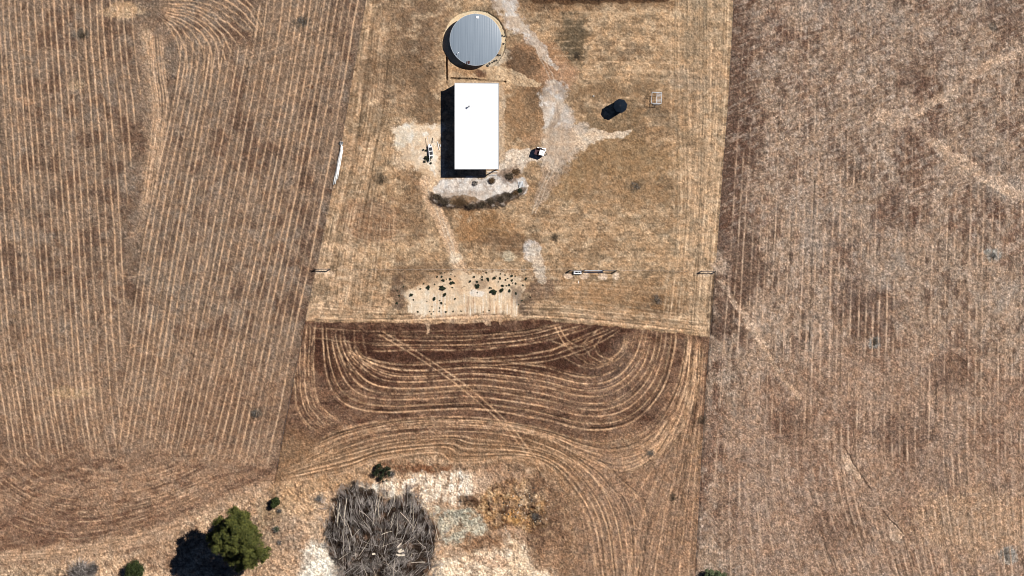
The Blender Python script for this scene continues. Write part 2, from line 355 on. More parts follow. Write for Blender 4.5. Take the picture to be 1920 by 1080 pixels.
# hatch turning patch
paint(mY*ell(700, 415, 60, 42, 10, 10, .4), alb(140, 105, 80), .7)
paint(mY*ell(712, 335, 18, 14, 0, 6, .6), alb(92, 80, 66), .6)
paint(mY*ell(780, 400, 30, 60, 0, 12, .6), alb(130, 102, 78), .6)
for cx, cy, rx, ry, c, a in ((1075, 75, 30, 45, (104, 88, 68), .7), (1180, 95, 30, 18, (120, 96, 74), .5), (1120, 170, 140, 14, (140, 112, 84), .5), (1300, 150, 45, 25, (150, 128, 106), .5),
     (1130, 240, 60, 22, (128, 104, 78), .6), (1180, 210, 30, 20, (128, 104, 78), .5), (1240, 215, 30, 22, (126, 104, 82), .4), (1300, 60, 25, 70, (158, 132, 104), .5),
     (910, 430, 60, 30, (150, 112, 76), .6), (950, 455, 60, 20, (126, 98, 74), .6), (870, 420, 20, 30, (170, 128, 90), .6), (1150, 300, 120, 40, (150, 118, 84), .5),
     (1190, 348, 20, 14, (98, 88, 72), .5), (1240, 570, 50, 18, (120, 94, 72), .6), (1180, 360, 90, 30, (150, 118, 86), .4), (790, 510, 60, 18, (126, 98, 74), .5),
     (740, 130, 60, 30, (126, 100, 76), .5), (800, 180, 22, 60, (128, 102, 78), .6), (1010, 540, 26, 26, (120, 94, 76), .6), (1060, 330, 30, 50, (160, 126, 90), .5),
     (1200, 550, 90, 30, (150, 116, 84), .5), (1100, 550, 60, 30, (172, 134, 98), .5)):
    paint(mY*ell(cx, cy, rx, ry, 0, 14, .55), alb(*c), min(1, a*1.35))
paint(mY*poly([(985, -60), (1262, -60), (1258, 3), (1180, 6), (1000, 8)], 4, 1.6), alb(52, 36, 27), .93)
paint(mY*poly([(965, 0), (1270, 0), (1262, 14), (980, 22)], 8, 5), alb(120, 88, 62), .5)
# mound beside the big tank, bare path and gravel apron
paint(mY*ell(1010, 125, 65, 50, 25, 6, .15), alb(164, 126, 94))
paint(mY*ell(975, 118, 36, 24, 35, 6, .5), alb(118, 92, 70), .85)
paint(mY*ell(1045, 140, 30, 32, 0, 8, .5), alb(178, 138, 108), .6)
paint(mY*ell(990, 212, 46, 48, 0, 5, .25), alb(158, 124, 92), .9)
paint(mY*ell(1010, 190, 16, 26, -20, 6, .6), alb(120, 96, 74), .6)
grav = np.maximum.reduce([pline([(925, -30), (945, 10), (965, 40), (1000, 78), (1046, 128)], [15, 15, 15, 11, 3], 7, .6),
    pline([(1042, 168), (1040, 200), (1045, 240), (1045, 280)], [20, 23, 24, 28], 9, .5)])
paint(mY*grav, alb(212, 190, 168), .85)
paint(mY*grav*sstep(0, .6, fnoise(XX, YY, 14, k=3)), alb(234, 222, 210), .7)
paint(mY*grav*sstep(.1, .6, fnoise(XX, YY, 12, k=11)), alb(158, 134, 114), .6)
paint(mY*ell(955, 12, 16, 12, 40, 4, .5), alb(212, 198, 186), .6)
paint(mY*pline([(1030, 262), (1090, 262), (1130, 256), (1178, 251)], [22, 15, 10, 4], 7, .4), alb(226, 200, 172), .95)
paint(mY*ell(1027, 215, 9, 20, 10, 3, .4), alb(222, 203, 184), .9)
paint(mY*ell(1062, 225, 12, 26, 0, 5, .5), alb(204, 190, 176), .6)
paint(mY*pline([(1050, 260), (1040, 310), (1022, 350), (1008, 380)], [26, 22, 14, 8], 6, .5), alb(176, 150, 126), .7)
paint(mY*poly([(935, 290), (960, 280), (1005, 282), (1040, 300), (990, 305), (960, 330), (935, 335)], 4, 2), alb(230, 208, 186), .9)
paint(mY*pline([(940, 165), (941, 250), (940, 300)], 6, 2, .5), alb(205, 174, 142), .9)
sand = poly([(738, 245), (760, 233), (800, 236), (830, 240), (830, 330), (812, 335), (800, 330), (775, 315), (752, 290), (738, 265)], 12, 5)
paint(mY*sand, alb(240, 212, 180), .95)
paint(mY*sand*sstep(.1, .7, fnoise(XX, YY, 12, k=4)), alb(214, 176, 138), .6)
paint(mY*sand*sstep(.1, .7, fnoise(XX, YY, 14, k=10)), alb(250, 236, 216), .75)
paint(mY*ell(752, 262, 16, 22, 0, 5, .5), alb(228, 206, 178), .6)
paint(mY*poly([(785, 315), (812, 320), (822, 370), (802, 372), (790, 345)], 4, 2.5), alb(216, 180, 142), .9)
paint(mY*pline([(798, 340), (815, 385), (832, 425), (845, 460), (862, 500), (868, 545)], [12, 13, 12, 12, 13, 13], 3, .4), alb(218, 180, 144), .85)
paint(mY*ell(853, 482, 14, 12, 0, 4, .4), alb(236, 212, 182), .85)
paint(mY*pline([(806, 372), (770, 330)], 4, 2, .5), alb(180, 140, 106), .5)
for cx, cy, rx, ry, c in ((760, 300, 20, 26, (222, 190, 156)), (815, 345, 16, 20, (224, 190, 154)), (940, 345, 30, 18, (210, 184, 160)), (1060, 275, 24, 20, (206, 180, 154)), (1085, 240, 18, 12, (212, 190, 168)),
   (1000, 260, 20, 12, (176, 140, 108)), (965, 300, 26, 16, (222, 198, 172)), (835, 300, 8, 40, (226, 196, 162)), (1035, 300, 14, 24, (204, 180, 156))):
    paint(mY*ell(cx, cy, rx, ry, 0, 9, .5), alb(*c), .75)
for off in (-3.5, 3.5):
    for tr in ([(945, 0), (975, 45), (1010, 95), (1040, 160), (1048, 230), (1042, 300), (1020, 350), (1000, 400)], [(800, 340), (822, 395), (840, 445), (858, 500)], [(1050, 268), (1100, 262), (1150, 256)]):
        paint(mY*pline([(a+off, b) for a, b in tr], 1.4, 2.5, .6), alb(228, 204, 178), .35)
# pale spoil round the south end of the shed
spoil = poly([(812, 352), (830, 338), (935, 330), (985, 330), (985, 360), (965, 375), (930, 382), (870, 372), (815, 365)], 5, 2.5)
paint(mY*spoil, alb(234, 220, 206), .95)
paint(mY*spoil*sstep(.0, .6, fnoise(XX, YY, 7, k=3)), alb(170, 148, 130), .6)
paint(mY*ell(955, 328, 20, 14, -30, 6, .5), alb(120, 90, 68), .7)
paint(mY*ell(870, 364, 45, 8, 0, 5, .5), alb(168, 146, 126), .6)
scr = poly([(808, 362), (830, 366), (870, 366), (905, 376), (930, 368), (968, 364), (975, 350), (984, 356), (972, 376), (935, 388), (880, 394), (835, 388), (812, 378)], 5, 1.5)
paint(mY*scr, alb(92, 74, 60), .9)
paint(mY*scr*sstep(.1, .5, fnoise(XX, YY, 7, k=3)), alb(176, 158, 142), .7)
paint(mY*scr*ell(870, 376, 24, 12, 0, 5, .5), alb(150, 120, 90), .7)
# tank pad
PAD = (889, 75, 56)
pad = ell(890, 76, 59.5, 58, 0, 2, .02)
paint(np.clip(pad*1.3, 0, 1), alb(240, 212, 172), 1)
paint(mY*ell(920, 118, 36, 16, -30, 5, .4), alb(205, 184, 158), .85)
paint(mY*ell(936, 92, 7, 18, 15, 3, .5), alb(150, 120, 92), .6)
paint(mY*poly([(840, 118), (940, 125), (1005, 160), (935, 160), (850, 158), (836, 150)], 4, 2), alb(208, 172, 134), .9)
paint(mY*poly([(932, 128), (960, 130), (1015, 156), (1020, 163), (980, 162), (930, 150)], 3, 2), alb(222, 188, 150), .9)
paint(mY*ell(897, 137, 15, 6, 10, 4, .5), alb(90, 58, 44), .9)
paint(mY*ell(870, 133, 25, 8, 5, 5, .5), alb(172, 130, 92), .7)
# scoured bare slope with shrubs, below the wire fence
bare = poly([(757, 550), (775, 538), (805, 540), (810, 520), (845, 512), (930, 512), (975, 515), (985, 545), (975, 572), (966, 592), (900, 594), (800, 592), (765, 582)], 9, 4)
vst = fnoise(XX, YY, 3.0, 45, oct=3, k=2)
paint(mY*ell(868, 598, 110, 8, 0, 8, .5), alb(206, 168, 132), .7)
paint(mY*bare, alb(236, 204, 168), .95)
paint(mY*bare*sstep(545, 555, YY)*sstep(.1, .7, vst), alb(252, 232, 206), .9)
paint(mY*bare*sstep(550, 560, YY)*sstep(.25, .8, -vst)*sstep(860, 880, XX), alb(178, 140, 108), .7)
paint(mY*ell(790, 565, 22, 28, 0, 4, .4), alb(242, 218, 188), .7)
paint(mY*ell(893, 548, 14, 7, 0, 4, .5), alb(246, 230, 212), .8)
paint(mY*ell(903, 533, 14, 8, 0, 4, .5), alb(146, 118, 94), .6)
paint(mY*poly([(800, 514), (850, 512), (850, 520), (805, 540), (790, 530)], 4, 3), alb(190, 154, 120), .6)
paint(mY*pline([(855, 505), (862, 545)], 7, 2, .5), alb(212, 176, 140), .7)
for cx, cy, rx, ry in ((750, 545, 14, 26), (972, 555, 10, 22), (985, 580, 16, 14), (745, 570, 12, 8)):
    paint(mY*ell(cx, cy, rx, ry, 0, 8, .6), alb(104, 82, 68), .7)
paint(mB*pline([(803, 598), (804, 626)], [8, 2], 5, .8), alb(212, 176, 144), .7)
for px, ln in ((912, 8), (918, 12), (940, 8), (870, 3), (850, 5), (830, 2), (890, 4), (780, 3)): paint(mMid*pline([(px, 594), (px+1, 600+ln)], [7, 2], 5, .7), alb(206, 170, 138), .6)
paint(mY*ell(997, 470, 16, 20, 0, 5, .35), alb(222, 204, 188), .92)
paint(mY*pline([(1000, 470), (1010, 500), (1014, 522)], [12, 12, 9], 4, .4), alb(216, 194, 170), .8)
paint(mY*ell(952, 478, 14, 8, 0, 5, .5), alb(206, 184, 152), .8)
for px in (1065, 1096, 1130, 1155): paint(mY*ell(px, 517, 8, 6, 0, 2, .4), alb(240, 208, 178), .85)
for px, py, rx, ry in ((604, 509, 14, 5), (622, 513, 6, 6), (1325, 512, 18, 7), (1350, 500, 12, 14)): paint(mMid*ell(px, py, rx, ry, 0, 2, .5), alb(232, 198, 164), .8)
paint(ell(1352, 500, 14, 16, 30, 4, .5), alb(184, 158, 136), .7)
# bare scalds across the right field
scald = np.maximum.reduce([pline([(1352, 530), (1385, 578), (1405, 610), (1432, 648)], [5, 4, 7, 5], 3, .6)*.8, pline([(1395, 590), (1410, 610), (1430, 640)], [6, 8, 5], 3, .4),
  pline([(1652, 215), (1672, 228), (1702, 222), (1745, 192), (1800, 165), (1860, 120), (1980, 70)], [10, 12, 12, 11, 10, 9, 9], 6, .6)*.7,
  pline([(1700, 225), (1760, 275), (1820, 320), (1880, 350), (1980, 400)], [8, 10, 11, 10, 9], 6, .6)*.65, ell(1655, 215, 16, 11, 30, 4, .4), ell(1752, 192, 15, 6, -20, 3, .3),
  ell(1798, 295, 12, 8, 20, 4, .4), pline([(1810, 315), (1850, 340), (1890, 365)], [6, 5, 4], 3, .4),
  poly([(1582, 850), (1600, 865), (1618, 895), (1612, 900), (1590, 885), (1578, 860)], 3, 1),
  poly([(1665, 965), (1675, 975), (1696, 1000), (1688, 1018), (1668, 1010), (1665, 990), (1672, 985)], 2, 1)])
paint(mR*scald*.85*(.5+.5*sstep(-.25, .3, fnoise(XX, YY, 13, 9, k=10, oct=4))), alb(214, 184, 158), 1.0)
paint(mR*pline([(1610, 145), (1630, 150), (1640, 158)], 5, 3, .6), alb(196, 172, 152), .7)
paint(mR*pline([(1430, 648), (1470, 710), (1500, 750)], 3.5, 3, .6), alb(190, 160, 134), .7)
for p in ([(1583, 838), (1600, 868), (1620, 897), (1634, 920)], [(1655, 955), (1675, 980), (1695, 1000)]): paint(mR*pline(p, 1.5, 1.5, .4), alb(72, 54, 45), .8)
for cx, cy, r in ((1862, 478, 15), (1640, 640, 14), (1888, 1040, 20)): paint(mR*ell(cx, cy, r, r*.8, 0, 6, .5), alb(150, 148, 142), .75)
for cx, cy, r in ((568, 40, 15), (155, 66, 13), (478, 775, 12), (1860, 50, 8)): paint(ell(cx, cy, r, r*.9, 0, 5, .5), alb(98, 90, 80), .7)
paint(mL*ell(228, 18, 40, 16, 0, 8, .4), alb(190, 158, 126), .85); paint(mL*ell(240, 22, 30, 14, 0, 8, .4), alb(212, 178, 142), .6)
paint(mL*ell(285, 14, 18, 20, 0, 5, .5), alb(132, 114, 98), .6)
paint(mL*ell(276, 72, 10, 18, 0, 5, .5), alb(196, 164, 134), .7)
paint(mL*ell(46, 190, 16, 8, 20, 5, .5), alb(182, 142, 112), .7); paint(mL*ell(582, 164, 5, 4, 0, 2, .5), alb(88, 52, 30), .9)
paint(mL*ell(140, 738, 40, 10, 0, 8, .6), alb(196, 164, 128), .6)
paint(mL*ell(142, 162, 12, 12, 0, 6, .6), alb(176, 150, 120), .5)
# ---- lower quarry / dump ground
paint(mLow, alb(214, 180, 148))
paint(mLow*sstep(.0, .8, n_mid+.4*n_sm), alb(160, 126, 100), .7)
paint(mLow*sstep(.1, .7, fnoise(XX, YY, 9, k=9, oct=4)), alb(120, 92, 74), .6)
paint(mLow*poly([(280, 1150), (330, 1010), (520, 960), (600, 1000), (600, 1150)], 12, 10), alb(196, 160, 130), .5)
paint(mLow*poly([(1000, 880), (1075, 920), (1080, 1150), (1020, 1150), (990, 1000)], 16, 12), alb(128, 98, 76), .85)
paint(mLow*poly([(500, 900), (640, 892), (720, 870), (700, 905), (600, 920), (520, 960)], 8, 6), alb(186, 148, 112), .8)
paint(mLow*poly([(720, 860), (850, 872), (860, 880), (820, 888), (760, 884), (700, 880)], 6, 3), alb(110, 66, 40), .85)
paint(mLow*poly([(850, 872), (960, 866), (990, 880), (960, 888), (880, 885)], 4, 3), alb(98, 72, 54), .8)
pale = poly([(650, 910), (730, 905), (765, 895), (800, 885), (862, 880), (890, 886), (903, 902), (886, 925), (862, 944), (850, 955), (790, 955), (720, 930), (665, 925)], 10, 5)
paint(mLow*pale, alb(242, 218, 192), .97)
paint(mLow*pale*sstep(.1, .7, fnoise(XX, YY, 7, 36, oct=3, k=4)), alb(252, 242, 226), .7)
paint(mLow*pale*sstep(.2, .8, fnoise(XX, YY, 6, 30, oct=3, k=9)), alb(168, 132, 104), .75)
paint(mLow*ell(940, 895, 50, 22, 0, 14, .5), alb(176, 142, 116), .85)
paint(mLow*ell(925, 915, 22, 8, -10, 8, .5), alb(216, 184, 154), .6)
och = poly([(900, 925), (940, 910), (985, 905), (1015, 930), (1020, 990), (980, 1000), (930, 1000), (905, 975), (895, 950)], 12, 5)
paint(mLow*och, alb(172, 132, 92), .92)
paint(mLow*och*sstep(-.05, .5, fnoise(XX, YY, 10, k=8, oct=4)), alb(72, 46, 32), .9)
paint(mLow*och*sstep(.2, .6, fnoise(XX, YY, 9, k=2, oct=4)), alb(222, 188, 148), .7)
paint(mLow*ell(985, 925, 26, 16, 20, 8, .5), alb(222, 190, 156), .7)
paint(mLow*ell(965, 975, 14, 12, 0, 8, .5), alb(200, 146, 84), .6)
for cx, cy, rx, ry, c, a in ((925, 985, 30, 10, (110, 76, 50), .6), (1010, 1010, 34, 14, (104, 78, 62), .6), (960, 915, 30, 7, (130, 92, 64), .6), (1040, 1000, 22, 40, (118, 90, 72), .6), (1000, 925, 10, 18, (78, 54, 42), .7), (1055, 1060, 20, 30, (150, 118, 94), .6), (880, 1040, 20, 8, (190, 150, 120), .6), (950, 1000, 40, 6, (196, 160, 132), .7)):
    paint(ell(cx, cy, rx, ry, 8, 12, .5), alb(*c), a)
paint(mLow*ell(882, 938, 22, 12, 15, 5, .4), alb(62, 40, 28), .9)
paint(mLow*ell(1008, 968, 14, 22, 0, 8, .6), alb(72, 54, 44), .7)
pan = poly([(805, 950), (850, 952), (880, 955), (905, 972), (912, 990), (895, 1005), (872, 1015), (848, 1022), (830, 1025), (815, 990)], 9, 4)
pan = np.maximum(pan*ell(862, 985, 62, 40, 0, 12, .3), ell(860, 985, 42, 30, 10, 12, .35))
paint(mLow*pan, alb(204, 194, 172), .9)
paint(mLow*pan*sstep(.0, .7, n_mid+.5*n_sm), alb(168, 162, 144), .7)
paint(mLow*pan*sstep(.2, .6, fnoise(XX, YY, 5, k=3)), alb(112, 106, 92), .5)
paint(mLow*ell(893, 1023, 18, 8, 5, 4, .5), alb(88, 62, 44), .85)
paint(mLow*poly([(800, 1060), (850, 1035), (930, 1030), (960, 1010), (985, 1020), (1030, 1080), (1020, 1150), (780, 1150)], 12, 7), alb(252, 226, 196), .95)
paint(mLow*ell(920, 1050, 40, 10, 5, 10, .6), alb(206, 162, 130), .6)
paint(mLow*poly([(590, 1010), (610, 1010), (640, 1050), (640, 1100), (560, 1100), (565, 1040)], 12, 7), alb(250, 238, 220), .95)
paint(mLow*ell(500, 985, 30, 60, 20, 14, .6), alb(168, 144, 118), .6)
paint(mLow*ell(545, 1000, 24, 40, 0, 10, .6), alb(186, 160, 138), .5)
paint(mLow*sstep(600, 640, XX)*sstep(.12, .5, fnoise(XX, YY, 17, 11, k=11, oct=5)), alb(176, 142, 112), .6)
paint(mLow*sstep(600, 640, XX)*sstep(.25, .55, fnoise(XX, YY, 12, 8, k=5, oct=5)), alb(122, 92, 72), .55)
for cx, cy, rx, ry, c in ((700, 900, 40, 8, (196, 158, 124)), (780, 952, 30, 10, (206, 178, 150)), (838, 948, 30, 8, (170, 136, 108)), (850, 1030, 30, 8, (196, 160, 130)), (905, 1015, 40, 8, (150, 112, 84)), (590, 985, 14, 30, (196, 166, 138)), (975, 1060, 20, 34, (226, 196, 164)), (1035, 1040, 24, 30, (160, 126, 100)), (905, 900, 18, 20, (206, 174, 146)), (800, 1075, 26, 10, (206, 170, 140))):
    paint(mLow*ell(cx, cy, rx, ry, 0, 14, .5), alb(*c), .7)
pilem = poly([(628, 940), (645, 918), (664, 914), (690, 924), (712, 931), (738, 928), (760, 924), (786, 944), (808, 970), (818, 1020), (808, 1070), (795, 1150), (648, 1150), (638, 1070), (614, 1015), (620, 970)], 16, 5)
paint(pilem, alb(34, 26, 23), .95)  # shade in the gaps of the pile painted as near-black ground
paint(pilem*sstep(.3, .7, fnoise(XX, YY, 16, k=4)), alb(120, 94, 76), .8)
for cx, cy, rx, ry, c, a in ((500, 975, 26, 30, (150, 126, 100), .7), (530, 1000, 26, 34, (164, 138, 116), .6), (560, 1040, 24, 26, (178, 150, 126), .5), (400, 1062, 30, 12, (140, 112, 88), .6), (560, 950, 40, 14, (200, 164, 128), .5),
    (350, 1010, 50, 14, (150, 118, 92), .6), (300, 1050, 60, 16, (150, 116, 92), .6), (90, 1068, 70, 14, (150, 122, 98), .5), (470, 1070, 50, 10, (176, 142, 112), .5)):
    paint(mLow*ell(cx, cy, rx, ry, 0, 16, .6), alb(*c), a)
paint(mLow*sstep(620, 560, XX)*sstep(.15, .5, fnoise(XX, YY, 6, k=11, oct=4)), alb(112, 88, 72), .6)
# shadow line painted along the left fence, wear lines along the right
paint(pline(FL[:7], 1.2, 1, .5)*np.clip(.6+n_sm, .2, 1), alb(86, 64, 52), .6); paint(pline(FL[6:], 1.5, 1, .5)*np.clip(.8+n_sm, .3, 1), alb(64, 44, 36), .7)
paint(pline([(x+1.5, y) for x, y in FR if y < 480], 1.1, .6, .5)*np.clip(.6+n_sm, .2, 1), alb(80, 60, 50), .6)
paint(pline([(1340, 510), (1338, 560), (1326, 700), (1317, 850), (1304, 1080), (1300, 1140)], 1.4, 1, .5)*np.clip(.7+n_sm, .2, 1), alb(66, 48, 40), .65)
paint(pline([(1336, 520), (1331, 620)], 5, 4, .7), alb(62, 46, 38), .7)
paint(pline([(1320, 370), (1312, 460), (1302, 600), (1300, 640)], .9, .5, .4), alb(110, 86, 66), .6)
patch = np.clip(1+.55*fnoise(XX, YY, 5, k=4, oct=3)+.35*fnoise(XX, YY, 30, k=7, oct=3), .15, 1.5)
rows = np.clip(rows*(2.2-.35*mB)*patch*(1-.25*mR), 0, 1.0); stk *= 2.1*(1-.05*mB)
bgr = np.clip(1-mLow*.97, 0, 1)
cover = np.clip(1-np.maximum.reduce([bare*.8, sand*.65, spoil*.5, pad, grav*.6]), 0.05, 1)
# pale straw rows and fine streaks
strawL = alb(218, 180, 146); strawB = alb(214, 174, 138); strawR = alb(208, 176, 150); strawY = alb(224, 188, 150)
R = np.clip(rows*cover*bgr, 0, 1)
straw = mL[..., None]*strawL+mR[..., None]*strawR+mB[..., None]*strawB+mY[..., None]*strawY
C[:] = C*(1-.9*R[..., None])+straw*.9*R[..., None]
C *= np.clip(1+0.34*stk*cover*bgr, .45, 1.6)[..., None]
# speckle of straw, clods, stones and their painted shadows (stronger in the fields)
sp1 = fnoise(XX, YY, 1.9, k=2, oct=2); sp2 = fnoise(XX, YY, 4.6, k=9, oct=3)
amp = .30*(mL+mB)+.36*mR+.22*mY; amp = amp*(0.25+.75*cover)*(1-.6*R)
sp3 = fnoise(XX, YY, 2.9, k=6, oct=2)
sp = np.exp(amp*(1.0*white+1.0*sp1+1.0*sp3+.7*sp2+.3*n_sm)+.02)
C *= np.clip(sp, .25, 2.4)[..., None]
dthr = .95-.25*n_mid
dark = (sp2*.9+white2*.5+n_sm*.5 > dthr).astype(np.float32)*(1-.8*R)*(.25+.75*cover)*(1-pilem)
dark = blur(dark, .55)
C *= (1-.6*dark)[..., None]
lite = (sp1*.8-sp2*.3+white*.6 > 1.15).astype(np.float32)*(1-pilem)
C *= (1+.3*blur(lite, .5))[..., None]
hue = 1+.05*fnoise(XX, YY, 9, k=10, oct=2)
C[..., 0] *= hue; C[..., 2] *= 2-hue
C *= np.array([1.10, 1.13, 1.14], np.float32)
C *= 1+mY[..., None]*np.array([-.03, .0, .05], np.float32)
C = np.clip(C, .008, .8)

C *= (1-.55*np.maximum(pline([(837.5, 108), (838, 130), (838.5, 156)], 1.3, 1, .4), pline([(846, 147), (900, 149), (948, 153)], 1.3, 1.2, .4)))[..., None]  # shade inside the trenches deepened in the soil colour
C *= (1-.6*np.clip(pline([(858, 26), (889, 18.5), (915, 22), (935, 37), (947, 56), (950, 70)], [.5, .8, 1.2, 1.6, 1.6, 1], .8, .4), 0, 1))[..., None]  # shade of the pad's cut bank painted along its upper right rim
# ---- relief in metres
Z = .03*white*(mL+mR+mB)+.015*white+.05*sp1*(.25+.75*cover)+.05*sp2*(.3+.7*cover)+.03*n_sm+.12*n_mid
Z += .05*R
Z -= .28*pad                                             # pad cut into the slope
trn = np.maximum(pline([(837.5, 108), (838, 130), (838.5, 156)], 1.5, 1, .4), pline([(846, 147), (870, 147), (900, 149), (920, 150), (936, 152), (948, 153)], [1.8, 1.2, 1.3, 1.6, 1.9, 1.2], 1.5, .4))
Z -= .5*trn
Z -= .28*pline([(837.5, 108), (838, 130), (838.5, 156)], 1.6, .4, .4)     # trenches
Z -= .30*pline([(846, 147), (870, 147), (900, 149), (920, 150), (936, 152), (948, 153)], 1.5, 1.2, .4)
Z += .30*och*fnoise(XX, YY, 10, k=8, oct=4)+.12*pale*vst*0+.10*mLow*sp2
Z -= .5*blur(ell(1003, 892, 9, 9, 0, 3, .3), 2)
Z += .6*blur(ell(1005, 955, 12, 20, 0, 5, .5), 3)+.5*blur(ell(882, 938, 20, 10, 10, 5, .5), 3)
Z += .8*blur(ell(1010, 125, 58, 42, 25, 4, .4), 6)
Z += .8*blur(scr, 3)
Z -= .09*blur(np.maximum(pline(FL[6:], 1.6, .5, .4), pline([(1340, 510), (1326, 700), (1304, 1080)], 1.5, .5, .4)), .7)
Z -= .10*diag
flat = np.clip(ell(892, 75, 52, 52, 0, 0, .03)+poly([(825, 150), (945, 150), (945, 335), (825, 335)], 0, 2), 0, 1)
Z = Z*(1-flat)-.28*ell(892, 75, 52, 52, 0, 0, .03)
def ground_z(px, py):
    i = int(round(min(max(py-Y0, 0), H-1))); j = int(round(min(max(px-X0, 0), W-1))); return float(Z[i, j])
# taper the relief to zero at the raster edge so the sheet runs on level
edge = np.minimum.reduce([XX-X0, X1-1-XX, YY-Y0, Y1-1-YY]); Z *= np.clip(edge/12, 0, 1)

# graded outer rings carry the same sheet on to the horizon
gr = []; d = 1.0; s = 1.6
while d < 42000: gr.append(d); d += s; s *= 1.16
gr = np.array(gr); lead = -gr[::-1]
GX = np.r_[X0+lead, xs, X1-1+gr]; GY = np.r_[Y0+lead, ys, Y1-1+gr]; m = len(gr)
gw, gh = len(GX), len(GY)
FC = np.zeros((gh, gw, 4), np.float32); FC[..., 3] = 1; FZ = np.zeros((gh, gw), np.float32)
ex, ey = np.meshgrid(GX, GY)
far = alb(142, 117, 97)[None, None]*(1+.18*fnoise(ex, ey, 150, k=1)+.16*fnoise(ex, ey, 12, k=4, oct=3)+.10*np.sin(ex*2*np.pi/13))[..., None]
FC[..., :3] = far
# carry the edge colours of the raster a little way out so that no border shows
ci = np.clip(np.arange(gh)-m, 0, H-1); cj = np.clip(np.arange(gw)-m, 0, W-1)
dx = np.maximum.reduce([X0-ex, ex-(X1-1), 0*ex]); dy = np.maximum.reduce([Y0-ey, ey-(Y1-1), 0*ey])
near = np.exp(-np.hypot(dx, dy)/40)[..., None]
mir_i = np.clip(np.abs(GY-Y0)-0, 0, None); mi = np.where(GY < Y0, np.clip((Y0-GY), 0, H-1), np.where(GY > Y1-1, np.clip(2*(H-1)-(GY-Y0), 0, H-1), GY-Y0)).astype(int)
mj = np.where(GX < X0, np.clip((X0-GX), 0, W-1), np.where(GX > X1-1, np.clip(2*(W-1)-(GX-X0), 0, W-1), GX-X0)).astype(int)
FC[..., :3] = FC[..., :3]*(1-near)+C[np.ix_(mi, mj)]*near
FC[m:m+H, m:m+W, :3] = C; FZ[m:m+H, m:m+W] = Z
co = np.empty((gh*gw, 3), np.float32); co[:, 0] = ((ex-960)*S).ravel(); co[:, 1] = ((540-ey)*S).ravel(); co[:, 2] = FZ.ravel()
idx = np.arange(gh*gw, dtype=np.int32).reshape(gh, gw)
q = np.stack([idx[:-1, :-1], idx[1:, :-1], idx[1:, 1:], idx[:-1, 1:]], -1).reshape(-1, 4)
me = bpy.data.meshes.new("ground")
me.vertices.add(len(co)); me.vertices.foreach_set("co", co.ravel())
me.loops.add(q.size); me.loops.foreach_set("vertex_index", q.ravel())
me.polygons.add(len(q)); me.polygons.foreach_set("loop_start", np.arange(0, q.size, 4, dtype=np.int32))
me.polygons.foreach_set("loop_total", np.full(len(q), 4, np.int32))
ca = me.color_attributes.new("soil", 'FLOAT_COLOR', 'POINT'); ca.data.foreach_set("color", FC.ravel())
me.update()
ground = bpy.data.objects.new("ground", me); scene.collection.objects.link(ground); ground["kind"] = "structure"

# ------------------------------------------------------------------ materials
def new_mat(name, rough=.9, spec=.2, metal=0.0):
    m = bpy.data.materials.new(name); m.use_nodes = True; b = m.node_tree.nodes["Principled BSDF"]
    b.inputs["Roughness"].default_value = rough; b.inputs["Specular IOR Level"].default_value = spec; b.inputs["Metallic"].default_value = metal
    return m, m.node_tree, b
def mat(name, c, rough=.85, spec=.25, metal=0.0, var=.25, scale=3.0, island=False, aniso=None, iw=.6):
    m, nt, b = new_mat(name, rough, spec, metal); N = nt.nodes; L = nt.links
    tc = N.new("ShaderNodeTexCoord"); no = N.new("ShaderNodeTexNoise"); no.inputs["Scale"].default_value = scale; no.inputs["Detail"].default_value = 5
    if aniso:
        mp = N.new("ShaderNodeMapping"); mp.inputs["Scale"].default_value = aniso; L.new(tc.outputs["Object"], mp.inputs[0]); L.new(mp.outputs[0], no.inputs["Vector"])
    else: L.new(tc.outputs["Object"], no.inputs["Vector"])
    src = no.outputs["Fac"]
    if island:
        g = N.new("ShaderNodeNewGeometry"); a = N.new("ShaderNodeMath"); a.operation = 'MULTIPLY_ADD'
        L.new(g.outputs["Random Per Island"], a.inputs[0]); a.inputs[1].default_value = iw; mu = N.new("ShaderNodeMath"); mu.operation = 'MULTIPLY'; mu.inputs[1].default_value = 1-iw
        L.new(src, mu.inputs[0]); L.new(mu.outputs[0], a.inputs[2]); src = a.outputs[0]
    r = N.new("ShaderNodeValToRGB"); r.color_ramp.elements[0].position = .25; r.color_ramp.elements[1].position = .75
    if isinstance(c[0], (tuple, list)): c0, c1 = c
    else: c0 = tuple(v*(1-var) for v in c); c1 = tuple(min(1, v*(1+var)) for v in c)
    r.color_ramp.elements[0].color = (*c0, 1); r.color_ramp.elements[1].color = (*c1, 1)
    L.new(src, r.inputs[0]); L.new(r.outputs[0], b.inputs["Base Color"]); return m
gm, nt, b = new_mat("soil", .97, .05); N = nt.nodes; L = nt.links
at = N.new("ShaderNodeAttribute"); at.attribute_name = "soil"
tc = N.new("ShaderNodeTexCoord"); no = N.new("ShaderNodeTexNoise"); no.inputs["Scale"].default_value = 9; no.inputs["Detail"].default_value = 4
L.new(tc.outputs["Object"], no.inputs["Vector"])
mr_ = N.new("ShaderNodeMapRange"); mr_.inputs[1].default_value = .3; mr_.inputs[2].default_value = .7; mr_.inputs[3].default_value = .82; mr_.inputs[4].default_value = 1.18
L.new(no.outputs["Fac"], mr_.inputs[0])
vm = N.new("ShaderNodeVectorMath"); vm.operation = 'SCALE'; L.new(at.outputs["Color"], vm.inputs[0]); L.new(mr_.outputs[0], vm.inputs["Scale"]); L.new(vm.outputs[0], b.inputs["Base Color"])
me.materials.append(gm)
